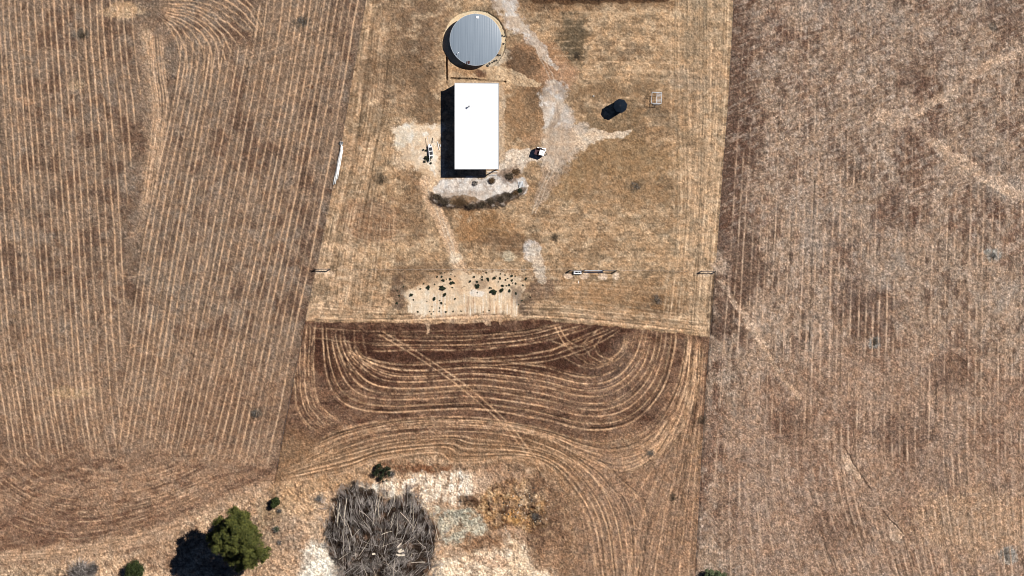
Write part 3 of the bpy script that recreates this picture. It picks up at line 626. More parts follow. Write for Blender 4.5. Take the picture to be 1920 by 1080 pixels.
M = dict(
 roof=mat("white_sheeting", (.54, .56, .58), .45, .4, var=.03, scale=.6, aniso=(1, .15, 1)),
 trim=mat("grey_trim", (.20, .21, .23), .5, .4), wall=mat("grey_cladding", (.30, .31, .32), .5, .4, var=.08),
 post=mat("galvanised_post", (.36, .37, .38), .5, .4), dark=mat("dark_metal", (.015, .016, .02), .5, .3),
 flue=mat("flue_metal", (.5, .5, .5), .4, .5), zinc=mat("tank_wall", (.33, .36, .40), .45, .4, var=.1),
 hatch=mat("hatch_white", (.8, .82, .85), .4, .3, var=.03), rust=mat("rusty_steel", (.12, .05, .035), .9, .1),
 black=mat("dark_blue_sheet", (.006, .009, .016), .7, .15, var=.2), black2=mat("dark_blue_roof", (.007, .011, .018), .9, .03, var=.15),
 white=mat("white_paint", (.78, .79, .78), .5, .3, var=.06), pvc=mat("white_pipe", (.72, .72, .70), .5, .3, var=.1),
 maroon=mat("maroon_paint", (.06, .025, .03), .6, .3), rubber=mat("rubber", (.02, .02, .02), .9, .1),
 water=mat("trough_water", (.012, .02, .015), .1, .5), wood=mat("weathered_timber", (.16, .13, .11), .95, .1),
 wdark=mat("dark_timber", (.045, .036, .03), .95, .1), galv=mat("galvanised", (.5, .53, .56), .4, .5, var=.15),
 wire=mat("fence_wire", (.10, .09, .085), .7, .2), wirel=mat("bright_wire", (.5, .46, .42), .6, .3), log=mat("weathered_log", ((.12, .105, .095), (.42, .38, .35)), .95, .1, scale=1.5),
 logd=mat("dark_log", ((.025, .02, .018), (.10, .08, .07)), .95, .1, scale=1.5), logp=mat("pale_log", ((.40, .34, .27), (.66, .58, .46)), .95, .1, scale=1.5),
 twig=mat("brushwood", ((.008, .007, .006), (.46, .41, .37)), .95, .05, island=True, scale=.45, iw=.42), bark=mat("bark", (.11, .085, .065), .95, .1),
 leaf=mat("gum_leaf", ((.014, .024, .007), (.145, .148, .032)), .7, .2, island=True, scale=.5), scrub=mat("dark_scrub", ((.012, .010, .008), (.15, .115, .08)), .95, .05, island=True), leaf4=mat("black_green_leaf", ((.008, .012, .006), (.035, .042, .022)), .8, .1, island=True), leaf2=mat("dark_leaf", ((.012, .022, .006), (.055, .070, .020)), .7, .2, island=True, scale=.9),
 leaf3=mat("grey_green_leaf", ((.035, .05, .025), (.13, .15, .08)), .8, .1, island=True, scale=.9), tuft=mat("blackish_leaf", ((.006, .010, .007), (.034, .045, .026)), .9, .1, island=True),
 dryb=mat("dry_brown_leaf", ((.05, .03, .018), (.17, .11, .06)), .95, .05, island=True), dryg=mat("dry_grey_stem", ((.05, .045, .042), (.26, .245, .225)), .95, .05, island=True),
 rock=mat("pale_rock", (.34, .28, .22), .95, .1), rockd=mat("dark_rock", (.05, .045, .04), .95, .1), straw=mat("straw_stem", ((.20, .14, .08), (.42, .31, .19)), .95, .05, island=True),
)
# tank roof: pale blue-grey steel with faint lengthwise streaks
trm, nt, b = new_mat("tank_roof", .38, .5, .0); N = nt.nodes; L = nt.links
tc = N.new("ShaderNodeTexCoord"); mp = N.new("ShaderNodeMapping"); mp.inputs["Scale"].default_value = (5.5, .12, 1); no = N.new("ShaderNodeTexNoise"); no.inputs["Scale"].default_value = 1; no.inputs["Detail"].default_value = 3
L.new(tc.outputs["Object"], mp.inputs[0]); L.new(mp.outputs[0], no.inputs["Vector"]); r = N.new("ShaderNodeValToRGB")
r.color_ramp.elements[0].position = .3; r.color_ramp.elements[1].position = .72; r.color_ramp.elements[0].color = (.14, .175, .215, 1); r.color_ramp.elements[1].color = (.19, .23, .275, 1)
L.new(no.outputs["Fac"], r.inputs[0]); L.new(r.outputs[0], b.inputs["Base Color"]); M['troof'] = trm

# ------------------------------------------------------------------ mesh helpers
class MB:
    def __init__(s): s.v = []; s.f = []
    def add(s, V, F): n = len(s.v); s.v += [tuple(v) for v in V]; s.f += [tuple(i+n for i in f) for f in F]; return s
    def box(s, cx, cy, cz, sx, sy, sz, rz=0.0):
        c, d = math.cos(rz), math.sin(rz); V = []
        for z in (-.5, .5):
            for x, y in ((-.5, -.5), (.5, -.5), (.5, .5), (-.5, .5)):
                V.append((cx+x*sx*c-y*sy*d, cy+x*sx*d+y*sy*c, cz+z*sz))
        return s.add(V, [(3, 2, 1, 0), (4, 5, 6, 7), (0, 1, 5, 4), (1, 2, 6, 5), (2, 3, 7, 6), (3, 0, 4, 7)])
    def tube(s, pts, r, n=8, r2=None):
        pts = [Vector(p) for p in pts]; V = []; F = []; k = len(pts)
        for i, p in enumerate(pts):
            t = (pts[min(i+1, k-1)]-pts[max(i-1, 0)]).normalized()
            u = t.cross(Vector((0, 0, 1))) if abs(t.z) < .95 else t.cross(Vector((1, 0, 0)))
            u.normalize(); w = t.cross(u); rr = r if r2 is None else r+(r2-r)*i/(k-1)
            for j in range(n):
                a = 2*math.pi*j/n; V.append(p+u*math.cos(a)*rr+w*math.sin(a)*rr)
        for i in range(k-1):
            for j in range(n): F.append((i*n+j, i*n+(j+1) % n, (i+1)*n+(j+1) % n, (i+1)*n+j))
        F.append(tuple(range(n))[::-1]); F.append(tuple((k-1)*n+j for j in range(n)))
        return s.add(V, F)
    def lathe(s, prof, n=48, rot=0.0, c=(0, 0)):
        V = []; F = []; k = len(prof)
        for r, z in prof:
            for j in range(n):
                a = 2*math.pi*j/n+rot; V.append((c[0]+r*math.cos(a), c[1]+r*math.sin(a), z))
        for i in range(k-1):
            for j in range(n): F.append((i*n+j, i*n+(j+1) % n, (i+1)*n+(j+1) % n, (i+1)*n+j))
        return s.add(V, F)
    def build(s, name, m, parent=None, smooth=False):
        me = bpy.data.meshes.new(name); me.from_pydata(s.v, [], s.f); me.materials.append(m); me.update()
        if smooth: me.shade_smooth()
        o = bpy.data.objects.new(name, me); scene.collection.objects.link(o)
        if parent: o.parent = parent
        return o
def tag(o, label, cat, group=None, kind=None):
    if label: o["label"] = label
    if cat: o["category"] = cat
    if group: o["group"] = group
    if kind: o["kind"] = kind
    return o
def thing(name, label, cat, px, py, z=None, rz=0.0, group=None):
    o = bpy.data.objects.new(name, None); scene.collection.objects.link(o); o.empty_display_size = .2
    o.location = (wx(px), wy(py), ground_z(px, py) if z is None else z); o.rotation_euler = (0, 0, rz)
    return tag(o, label, cat, group)
def copy_tree(o, parent=None):
    c = o.copy(); scene.collection.objects.link(c); c.parent = parent
    for ch in list(o.children): copy_tree(ch, c)
    return c
def place(o, px, py, z=None, rz=0.0, sc=1.0, label=None):
    o.location = (wx(px), wy(py), (ground_z(px, py) if z is None else z)); o.rotation_euler = (0, 0, rz)
    o.scale = (sc, sc, sc) if np.isscalar(sc) else sc
    if label: o["label"] = label
    return o

# ------------------------------------------------------------------ machinery shed
def shed():
    x0, x1, y0, y1 = wx(853), wx(934.5), wy(317.5), wy(157)
    cx, cy = (x0+x1)/2, (y0+y1)/2; w = x1-x0; l = y1-y0; Hh = 4.35
    t = thing("machinery_shed", "white-roofed farm shed, open on its right side, below the round tank", "shed", 893.7, 237.2, 0)
    t.location = (cx, cy, 0)
    # profiled low roof falling to the right
    mb = MB(); n = 116; V = []; F = []; hw, hl = w/2, l/2
    ys_ = []; 
    for i in range(n+1):
        y = -hl+l*i/n; z = .006*(1 if i % 4 in (1, 2) else 0); ys_.append((y, z))
    for (y, z) in ys_:
        V += [(-hw, y, Hh+.10+z), (hw, y, Hh-.06+z)]
    for i in range(n): F.append((2*i, 2*i+1, 2*i+3, 2*i+2))
    k = len(V)
    V += [(-hw, -hl, Hh+.04), (hw, -hl, Hh-.12), (hw, hl, Hh-.12), (-hw, hl, Hh+.04)]; F.append((k+3, k+2, k+1, k))
    mb.add(V, F); roof = mb.build("roof", M['roof'], t)
    mb = MB().tube([(-1.6, 4.2, Hh-.05), (-1.6, 4.2, Hh+.9)], .10, 10); mb.lathe([(.20, Hh+.9), (.20, Hh+.96), (.02, Hh+1.06)], 12, c=(-1.6, 4.2)); fl = mb.build("flue", M['trim'], roof)
    mb = MB(); mb.box(hw+.07, 0, Hh-.12, .13, l+.16, .14); mb.build("gutter", M['trim'], t)
    mb = MB(); mb.box(0, hl+.05, Hh+.02, w+.02, .08, .26); mb.box(0, -hl-.05, Hh+.02, w+.02, .08, .26); mb.box(-hw-.03, 0, Hh+.02, .05, l+.18, .22); mb.build("barge_trim", M['trim'], t)
    # corrugated walls: left and far end
    def corr(ax, a0, a1, c):
        V = []; F = []; n = int((a1-a0)/.12)
        for i in range(n+1):
            a = a0+(a1-a0)*i/n; d = .02*math.sin(i*math.pi/2)
            for z in (0, Hh-.1): V.append((a, c+d, z) if ax == 'x' else (c+d, a, z))
        for i in range(n): F.append((2*i, 2*i+2, 2*i+3, 2*i+1))
        return MB().add(V, F)
    mb = corr('y', -hl+.1, hl-.1, -hw+.08); mb.build("wall", M['wall'], t)
    mb = corr('x', -hw+.1, hw-.1, hl-.1); mb.build("wall", M['wall'], t)
    mb = corr('x', -hw+.1, hw-3.6, -hl+.1); mb.build("wall", M['wall'], t)
    for i in range(5):
        y = -hl+.14+(l-.28)*i/4
        mb = MB().box(hw-.12, y, (Hh-.12)/2, .2, .2, Hh-.12); mb.build("post", M['post'], t)
        mb = MB().box(0, y, Hh-.22, w-.3, .08, .2); mb.build("rafter", M['post'], t)
    mb = MB(); mb.box(0, 0, .03, w-.3, l-.3, .06); mb.build("floor_slab", mat("shed_concrete", (.34, .31, .27)), t)
shed()

# ------------------------------------------------------------------ big round tank
def big_tank():
    t = thing("water_tank", "big round water tank with pale blue-grey steel roof on a sandy pad", "water tank", 892, 75, -.28)
    R_ = 48.3*S; Ht = 2.5
    prof = []
    for i in range(60): prof.append((R_-.04+.025*math.sin(i*math.pi/2), Ht*i/59))
    MB().lathe(prof, 96).build("wall", M['zinc'], t)
    # ribbed roof sheets laid across the circle, slightly crowned
    V = []; F = []; n = 120; m = 14
    for i in range(n+1):
        x = -R_+2*R_*i/n; h = math.sqrt(max(0, R_*R_-x*x))
        for j in range(m+1):
            y = -h+2*h*j/m; r = math.hypot(x, y)
            V.append((x, y, Ht+.02+.42*(1-(r/R_)**2)+(.006 if i % 4 in (1, 2) else 0)))
    for i in range(n):
        for j in range(m): a = i*(m+1)+j; F.append((a, a+m+1, a+m+2, a+1))
    roof = MB().add(V, F).build("roof", M['troof'], t)
    MB().lathe([(R_-.02, Ht-.12), (R_+.03, Ht-.12), (R_+.03, Ht+.03), (R_-.04, Ht+.03)], 96).build("rim", M['zinc'], t)
    hb = MB().box(3.5*S, 44*S-.25, Ht+.22, .5, .5, .22).build("hatch", M['hatch'], roof)
    MB().tube([(-34*S, -27*S, Ht-.05), (-34*S, -27*S, Ht+.45), (-33.2*S, -25*S, Ht+.55), (-31.5*S, -24.5*S, Ht+.2)], .06, 8).build("overflow_pipe", M['hatch'], roof)
    for k, dx in enumerate((-16.5, -13.3, -12.4)):
        mb = MB(); x = dx*S; y0 = -43.5*S
        mb.tube([(x-.06, y0-.25, Ht+.12), (x+.03, y0+.42, Ht+.24)], .035, 6); mb.tube([(x+.07, y0-.22, Ht+.12), (x+.16, y0+.40, Ht+.24)], .03, 6)
        mb.box(x+.04, y0+.1, Ht+.20, .2, .05, .04); mb.build("rusty_bracket", M['rust'], roof)
big_tank()
# ------------------------------------------------------------------ tall dark faceted tank
def dark_tank():
    t = thing("grain_tank", "tall dark navy faceted tank standing alone right of the path", "tank", 1162.5, 199)
    r = 12.8*S; Ht = 3.75
    MB().lathe([(r*.96, 0), (r*.96, .1), (r*.94, .1), (r, Ht)], 8, .2).build("wall", M['black'], t)
    rf = MB().lathe([(r+.05, Ht-.03), (r+.05, Ht+.02), (r*.3, Ht+.42), (.02, Ht+.46)], 8, .2).build("roof", M['black2'], t)
    MB().lathe([(.26, Ht+.40), (.26, Ht+.52), (.02, Ht+.54)], 14).build("lid", M['black'], rf)
    MB().lathe([(r*1.02, 0), (r*1.02, .08), (r*.95, .08)], 24).build("base_ring", M['dark'], t)
dark_tank()
# ------------------------------------------------------------------ galvanised frame
def gal_frame():
    t = thing("steel_frame", "galvanised steel platform frame on legs with one slatted half, right of the dark tank", "frame", 1230.8, 184, None, -.07)
    a, b_, h = 9.2*S, 10.3*S, 2.15
    mb = MB()
    for p, q in (((-a, -b_), (a, -b_)), ((a, -b_), (a, b_)), ((a, b_), (-a, b_)), ((-a, b_), (-a, -b_)), ((0, -b_), (0, b_))):
        mb.tube([(*p, h), (*q, h)], .045, 6)
    mb.build("top_frame", M['galv'], t)
    mb = MB()
    for i in range(9): y = -b_+.12+(2*b_-.24)*i/8; mb.box(a*.52, y, h+.02, a*.92, .05, .03)
    mb.build("deck_slats", M['galv'], t)
    for sx_ in (-1, 1):
        for sy_ in (-1, 1):
            MB().tube([(sx_*a, sy_*b_, 0), (sx_*a, sy_*b_, h)], .04, 6).build("leg", M['galv'], t)
    mb = MB()
    mb.tube([(-a, -b_, .1), (-a, b_, h-.1)], .025, 6); mb.tube([(a, -b_, h-.1), (a, b_, .1)], .025, 6)
    mb.tube([(-a, -b_, .35), (a, -b_, .35)], .03, 6); mb.tube([(-a, b_, .35), (a, b_, .35)], .03, 6); mb.tube([(-a, -b_, h-.2), (a, -b_, .5)], .025, 6)
    mb.build("brace", M['galv'], t)
    mb = MB()
    for i in range(5): mb.tube([(-a-.02, b_*.1+i*.22, h), (-a-.02, b_*.1+i*.22, h+.6)], .02, 5)
    mb.tube([(-a-.02, b_*.1, h+.6), (-a-.02, b_*.1+.88, h+.6)], .03, 5); mb.build("guard_rail", M['galv'], t)
    mb = MB()
    for i in range(6): mb.tube([(-.6+i*.25, -b_-.1, .3), (-.5+i*.25, -b_-.45, .05)], .02, 5)
    mb.tube([(-.7, -b_-.1, .3), (.9, -b_-.1, .3)], .025, 5); mb.build("step", M['galv'], t)
gal_frame()
# ------------------------------------------------------------------ trailer
def trailer():
    ang = math.radians(-16)
    t = thing("box_trailer", "small high-sided maroon trailer with a white lid and drawbar, right of the shed", "trailer", 1012.5, 285.5, None, ang)
    w, d, h = 1.95, 1.45, 1.7
    mb = MB(); mb.box(-.1, 0, .95, w, d, .08)
    mb.box(-.1, d/2, 1.33, w, .05, .75); mb.box(-.1, -d/2, 1.33, w, .05, .75); mb.box(-.1-w/2, 0, 1.33, .05, d+.05, .75); mb.box(-.1+w/2, 0, 1.33, .05, d+.05, .75)
    mb.box(-.1, 0, .62, w, d, .6)
    mb.build("body", M['maroon'], t)
    lid = MB().box(.42, -.02, h+.05, 1.12, 1.1, .07).build("lid", M['white'], t)
    MB().tube([(.5, .0, h+.09), (.56, .13, h+.12), (.62, .0, h+.09)], .025, 6).build("handle", M['dark'], lid)
    mb = MB(); mb.tube([(.85, .45, .5), (1.65, 0, .45)], .05, 6); mb.tube([(.85, -.45, .5), (1.65, 0, .45)], .05, 6); mb.tube([(1.6, 0, .45), (1.6, 0, .05)], .04, 6); mb.build("drawbar", M['dark'], t)
    for s_ in (-1, 1):
        mb = MB()
        n = 18; V = []; F = []
        for x_, r in ((-.1, .2), (-.1, .31), (.1, .31), (.1, .2)):
            for j in range(n): a = 2*math.pi*j/n; V.append((-.1+r*math.cos(a), s_*(d/2+.16)+x_*.9, .32+r*math.sin(a)))
        for i in range(3):
            for j in range(n): F.append((i*n+j, i*n+(j+1) % n, (i+1)*n+(j+1) % n, (i+1)*n+j))
        mb.add(V, F); mb.build("wheel", M['rubber'], t)
trailer()
for i, (x0_, y0_, x1_, y1_, lab) in enumerate(((1007.5, 276.5, 1023.5, 279.5, "white plank lying beside the trailer, farther from it"), (1012, 280.2, 1024, 283.0, "white plank lying beside the trailer, close against it"))):
    cx, cy = (x0_+x1_)/2, (y0_+y1_)/2; L_ = math.hypot(x1_-x0_, y1_-y0_)*S
    o = MB().box(0, 0, .09, L_, .26, .08).build("white_plank", M['white']); tag(o, lab, "plank", "planks beside the trailer")
    o.location = (wx(cx), wy(cy), ground_z(cx, cy)+.1); o.rotation_euler = (0, 0, math.atan2(-(y1_-y0_), x1_-x0_))

# ------------------------------------------------------------------ fences
def along(line, step, off=0.0):
    p = np.array(line, float); s = np.r_[0, np.cumsum(np.hypot(*np.diff(p, axis=0).T))]
    g = np.arange(off, s[-1], step); return list(zip(np.interp(g, s, p[:, 0]), np.interp(g, s, p[:, 1])))
def fence(line, label, step=31.0, off=0.0, mwire='wire', wr=.007, hh=1.15, pr=.045):
    P = along(line, step, off)
    t = thing("wire_fence", label, "fence", *P[0]); o = t.location.copy()
    for px, py in P:
        z = ground_z(px, py)
        MB().tube([(wx(px)-o.x, wy(py)-o.y, z-.15-o.z), (wx(px)-o.x, wy(py)-o.y, z+hh+.05-o.z)], pr, 6).build("post", M['wdark'], t)
    for h in (.3, .58, .86, hh):
        mb = MB(); mb.tube([(wx(px)-o.x+pr, wy(py)-o.y, ground_z(px, py)+h-o.z) for px, py in P], wr, 4); mb.build("wire", M[mwire], t)
fence(FL[1:], "long slanting wire fence between the left field and the yard", 33)
fence([p for p in FR[1:-1]], "long wire fence between the yard and the right field", 33)
fence([(628, 504.5), (870, 505), (1064, 506)], "wire fence running left of the gate below the shed", 31, 6, "wirel", .010)
fence([(1158, 507), (1240, 508), (1310, 509)], "wire fence running right of the gate to the corner brace", 31, 6, "wirel", .008)
def brace(x0_, y0_, x1_, y1_, label, g="timber braces along the cross fence"):
    t = thing("fence_brace", label, "fence brace", x0_, y0_, group=g); L_ = (x1_-x0_)*S; dy = -(y1_-y0_)*S; hp = 1.5
    for x, y in ((0, 0), (L_, dy)): MB().tube([(x, y, -.1), (x, y, hp)], .14, 9).build("post", M['wdark'], t)
    MB().tube([(0, 0, hp-.12), (L_, dy, hp-.12)], .11, 8).build("rail", M['wood'], t)
brace(592.5, 505, 619, 504.5, "timber H-shaped fence brace at the left end of the cross fence")
brace(1069, 507, 1095, 507, "timber fence brace just left of the gate, behind the trough")
brace(1131, 507, 1155.5, 507.5, "timber fence brace just right of the gate")
brace(1315.5, 508.5, 1341, 509, "timber fence brace at the right corner of the yard")
def gate():
    t = thing("farm_gate", "galvanised tube gate hung between two fence braces", "gate", 1096, 507); L_ = 34.5*S
    mb = MB(); tilt = .45
    for h in (.2, 1.25): mb.tube([(0, -tilt*(1-h/1.25), h), (L_, -tilt*(1-h/1.25), h)], .06, 6)
    for x in (0, L_): mb.tube([(x, -tilt*.84, .2), (x, 0, 1.25)], .045, 6)
    mb.build("frame", M['galv'], t); mb = MB()
    for h in (.42, .64, .86, 1.06): mb.tube([(0, -tilt*(1-h/1.25), h), (L_, -tilt*(1-h/1.25), h)], .022, 5)
    mb.tube([(.1, -tilt*.84, .2), (L_*.5, 0, 1.25), (L_-.1, -tilt*.84, .2)], .03, 6); mb.build("bars", M['galv'], t)
gate()
def trough():
    t = thing("water_trough", "white rectangular water trough standing below the fence next to the gate", "trough", 1083, 510.8)
    L_, w_, h = 14.5*S, 6.0*S, .62; mb = MB()
    mb.box(0, w_/2-.09, h/2, L_, .18, h); mb.box(0, -w_/2+.09, h/2, L_, .18, h); mb.box(L_/2-.16, 0, h/2, .32, w_-.36, h); mb.box(-L_/2+.16, 0, h/2, .32, w_-.36, h); mb.box(0, 0, .1, L_-.64, w_-.36, .12)
    mb.build("basin", M['white'], t); MB().box(0, 0, .40, L_-.66, w_-.38, .02).build("water", M['water'], t)
    mb = MB(); mb.lathe([(.14, .42), (.14, .5), (.02, .54)], 12, c=(.12, 0)); mb.build("float", M['white'], t)
    mb = MB(); mb.tube([(-L_/2+.05, .1, .6), (-L_/2+.05, .1, .72), (.1, .05, .66)], .02, 5); mb.build("float_arm", M['dark'], t)
trough()
t_ = MB().lathe([(.12, 0), (.14, .35), (.11, .35), (.10, .05)], 14).build("post_cap", M['white']); t_.name = "white_bucket"; tag(t_, "small white bucket in the dry grass left of the dark tank", "bucket"); place(t_, 1113, 180)
t_ = MB().box(0, 0, .06, .10, .55, .1).build("offcut", M['white']); tag(t_, "short white stick lying in grass below the trough", "stick"); place(t_, 1085, 529)
t_ = MB().tube([(0, 0, .95), (0, 0, 0)], .05, 8).build("marker_post", M['white']); tag(t_, "white marker post standing at the fence beside the gate", "post"); place(t_, 1090, 504.5)

# ------------------------------------------------------------------ white pipes beside the left fence
for k, (xa, ya, xb, yb_, r, lab) in enumerate((
    (640.5, 271, 625.2, 346, .13, "white plastic pipe, leftmost of the bundle along the left fence"),
    (642.2, 274, 628.3, 345, .12, "white plastic pipe in the middle of the bundle along the left fence"),
    (642.8, 281, 632.5, 336, .09, "shorter white plastic pipe on the right of the bundle by the fence"),
    (641.0, 276, 630.0, 330, .10, "white plastic pipe lying on top of the bundle by the fence"))):
    z = .14+(.2 if k == 3 else 0); mb = MB(); cx, cy = (xa+xb)/2, (ya+yb_)/2
    pts = [((xa+(xb-xa)*i/6-cx)*S+.03*math.sin(i*2+k), -(ya+(yb_-ya)*i/6-cy)*S, z) for i in range(7)]
    o = MB().tube(pts, r, 10).build("white_pipe", M['pvc'], None, True); tag(o, lab, "pipe", "white pipes bundled along the left fence"); o.location = (wx(cx), wy(cy), ground_z(cx, cy)+.05)
t_ = thing("grey_crate", "grey open crate at the top end of the white pipes", "crate", 640.3, 268.5, rz=-.1)
mb = MB(); mb.box(0, .3, .25, .62, .05, .45); mb.box(0, -.3, .25, .62, .05, .45); mb.box(-.3, 0, .25, .05, .55, .45); mb.box(.3, 0, .25, .05, .55, .45); mb.build("side", M['galv'], t_); MB().box(0, 0, .05, .55, .55, .05).build("bottom", M['trim'], t_)

# ------------------------------------------------------------------ white dinghy, poles and rubbish on the sand
def dinghy():
    t = thing("dinghy", "small white dinghy lying on the sand left of the shed", "boat", 807.5, 283.5, None, math.radians(6))
    n = 14; prof = []; V = []; F = []; L_ = 3.0
    for i in range(n+1):
        u = i/n; w = .52*min(1, math.sin(math.pi*(.12+.82*u)) ** .55); y = (u-.5)*L_
        V += [(-w, y, .55), (-w*.86, y, .55), (-w*.72, y, .12), (w*.72, y, .12), (w*.86, y, .55), (w, y, .55), (w*.75, y, .03), (-w*.75, y, .03)]
    for i in range(n):
        for j in range(8): a = i*8; F.append((a+j, a+(j+1) % 8, a+8+(j+1) % 8, a+8+j))
    F.append(tuple(range(8))); F.append(tuple(n*8+j for j in range(8))[::-1])
    MB().add(V, F).build("hull", M['white'], t)
    for y in (-.95, 0, .95): MB().box(0, y, .5, .84, .26 if y else .16, .04).build("thwart", M['white'], t)
    MB().box(-.05, 0, .15, .5, 1.9, .03).build("floor_mat", M['dark'], t)
dinghy()
for (xa, ya, xb, yb_, za, zb, r, mt, lab, nm) in (
    (801.8, 257, 805.6, 304, .75, .62, .055, 'galv', "long pale pole lying across the white dinghy", "long_pole"),
    (811.5, 258, 811, 268, .1, .5, .05, 'wdark', "dark stick poking out above the dinghy", "dark_stick"),
    (820.3, 265.5, 823.5, 281, .1, .1, .06, 'white', "short white pole on the sand right of the dinghy", "short_pole"),
    (824.5, 270, 826, 275, .1, .1, .08, 'galv', "grey metal offcut on sand at the edge of the shed's shadow", "metal_offcut"),
    (868, 538, 873, 536.4, .1, .1, .04, 'wdark', "thin dark stick on the bare slope below the fence, upper one", "thin_stick"),
    (865, 540.5, 868, 539, .1, .1, .04, 'wdark', "thin dark stick on the bare slope below the fence, lower one", "thin_stick"),
    (913, 322.6, 933, 322.2, .12, .12, .07, 'white', "pale beam on the ground at the shed's open corner", "beam"),
    (918, 328.2, 932, 328.4, .12, .12, .07, 'galv', "grey beam on the ground below the shed's open corner", "beam")):
    o = MB().tube([(wx(xa), wy(ya), za), (wx((xa+xb)/2)+.02, wy((ya+yb_)/2), (za+zb)/2), (wx(xb), wy(yb_), zb)], r, 7).build(nm, M[mt]); tag(o, lab, nm.split('_')[-1])
t_ = thing("slatted_pallet", "grey slatted pallet lying on pale spoil below the shed", "pallet", 977, 347.5, rz=.12)
for i in range(4): MB().box(-.42+i*.28, 0, .14, .14, 1.7, .03).build("slat", M['galv'], t_)
for y in (-.7, 0, .7): MB().box(0, y, .07, 1.05, .1, .1).build("bearer", M['wood'], t_)

# ------------------------------------------------------------------ foliage
def leafy(clumps, n, size, seed, flat=.0, jit=1.0):
    """small leaf quads spread through ellipsoid clumps (cx,cy,cz,rx,ry,rz)"""
    r = np.random.default_rng(seed); vol = np.array([c[3]*c[4]*c[5] for c in clumps]); vol = vol/vol.sum(); V = []; F = []
    for c, v in zip(clumps, vol):
        k = max(3, int(n*v))
        d = r.normal(size=(k, 3)); d /= np.linalg.norm(d, axis=1)[:, None]; rad = r.random(k)**.45
        bump = 1+.22*np.sin(d[:, 0]*5+c[0]*3)*np.cos(d[:, 1]*6+c[1]*2)
        P = np.array(c[:3])+d*(rad*bump)[:, None]*np.array(c[3:6])
        for p, dd in zip(P, d):
            a = r.normal(size=3); a[2] *= .6; a /= np.linalg.norm(a)+1e-6; b = np.cross(a, dd+r.normal(size=3)*.5); b /= np.linalg.norm(b)+1e-6
            s = size*r.uniform(.6, 1.4); a = a*s; b = b*s*.55; i = len(V)
            V += [tuple(p-a), tuple(p+b), tuple(p+a), tuple(p-b)]; F.append((i, i+1, i+2, i+3))
    return MB().add(V, F)
def stems(n, rad, h, seed, r0=.02, spread=1.0, n_side=3):
    r = random.Random(seed); mb = MB()
    for i in range(n):
        a = r.uniform(0, 2*math.pi); d = rad*math.sqrt(r.random())*spread; hh = h*r.uniform(.5, 1)*(1-.35*d/rad)
        mb.tube([(d*.15*math.cos(a), d*.15*math.sin(a), 0), (d*.6*math.cos(a+.2), d*.6*math.sin(a+.2), hh*.6), (d*math.cos(a), d*math.sin(a), hh)], r0, n_side, r0*.4)
    return mb
def blob_clumps(r, k, rad, zc, rz, seed):
    q = random.Random(seed); out = []
    for i in range(k):
        a = q.uniform(0, 6.28); d = rad*.62*math.sqrt(q.random()); rr = rad*q.uniform(.32, .5); rr *= (1 if k < 30 else .3); out.append((d*math.cos(a), d*math.sin(a), zc+q.uniform(-.2, .3)*rz, rr, rr, rz*q.uniform(.5, .8)))
    return out

def big_tree():
    t = thing("gum_tree", "big green spreading tree casting a long shadow at lower left", "tree", 452, 1008)
    ox, oy = 452, 1008; lobes = [(452, 968, 19, 10.2, 2.0), (422, 984, 17, 9.4, 1.9), (445, 990, 22, 11.4, 2.1), (412, 998, 10, 7.8, 1.5), (468, 988, 13, 9.8, 1.8), (428, 1014, 21, 10.4, 2.4),
        (458, 1012, 22, 11.0, 2.3), (482, 1024, 18, 8.8, 1.8), (500, 1032, 12, 7.4, 1.5), (470, 1038, 16, 8.6, 1.8), (440, 1036, 17, 7.4, 1.9), (478, 1054, 9, 5.4, 1.2), (455, 1042, 11, 7.0, 1.4), (492, 1045, 8, 5.6, 1.2), (418, 1025, 9, 5.2, 1.3), (428, 1000, 17, 4.6, 1.5), (414, 1014, 13, 3.6, 1.4), (440, 1036, 15, 3.6, 1.3), (446, 975, 15, 5.0, 1.5), (470, 1030, 16, 4.4, 1.4), (478, 1000, 14, 5.5, 1.5), (405, 1010, 13, 7.5, 1.6), (462, 1045, 17, 6.5, 1.6), (448, 1055, 12, 5.0, 1.3)]
    q = random.Random(4); cl = []
    for px, py, r, z, rz in lobes:
        R_ = r*S
        for j in range(42):
            a = q.uniform(0, 6.28); d = R_*math.sqrt(q.random())*1.06; s = R_*q.uniform(.16, .46)
            cl.append(((px-ox)*S+d*math.cos(a), -(py-oy)*S+d*math.sin(a), z*1.42-.7+q.uniform(-1, .8)*rz*(1-.5*d/R_), s, s, s*q.uniform(.7, 1.1)))
    leafy(cl, 150000, .12, 5).build("crown", M['leaf'], t)
    mb = MB(); mb.tube([(.3, .2, -.2), (.1, .1, 2.0), (-.1, .2, 4.0)], .42, 10, .3)
    mb.tube([(-.1, .2, 3.6), (.3, .3, 6.5), (0, .8, 9.5)], .22, 8, .06)
    for px, py, r, z, rz in lobes:
        x, y = (px-ox)*S, -(py-oy)*S
        mb.tube([(0, .15, q.uniform(2.6, 4)), (x*.4+q.uniform(-.3, .3), y*.4, z*.55), (x*.85, y*.85, z*1.35-rz*.6), (x, y, z*1.38)], .15, 6, .03)
    mb.tube([(.2, .6, 4.0), (2.6, 2.1, 5.6), (4.2, 3.0, 6.0)], .13, 6, .03); mb.tube([(3.2, 2.4, 5.8), (3.6, 3.2, 6.3)], .06, 5, .02)
    mb.build("trunk", M['bark'], t)
big_tree()
def bush(px, py, rpx, h, label, cat, m, seed, name="green_bush", n=2600, size=.12, k=9, group=None, stemm='bark', clumps=None):
    t = thing(name, label, cat, px, py, group=group); R_ = rpx*S
    leafy(clumps or blob_clumps(0, k, R_, h*.55, h*.5, seed), n, size, seed).build("foliage", m, t)
    stems(14, R_*.6, h*.7, seed, .04).build("stem", M[stemm], t); return t
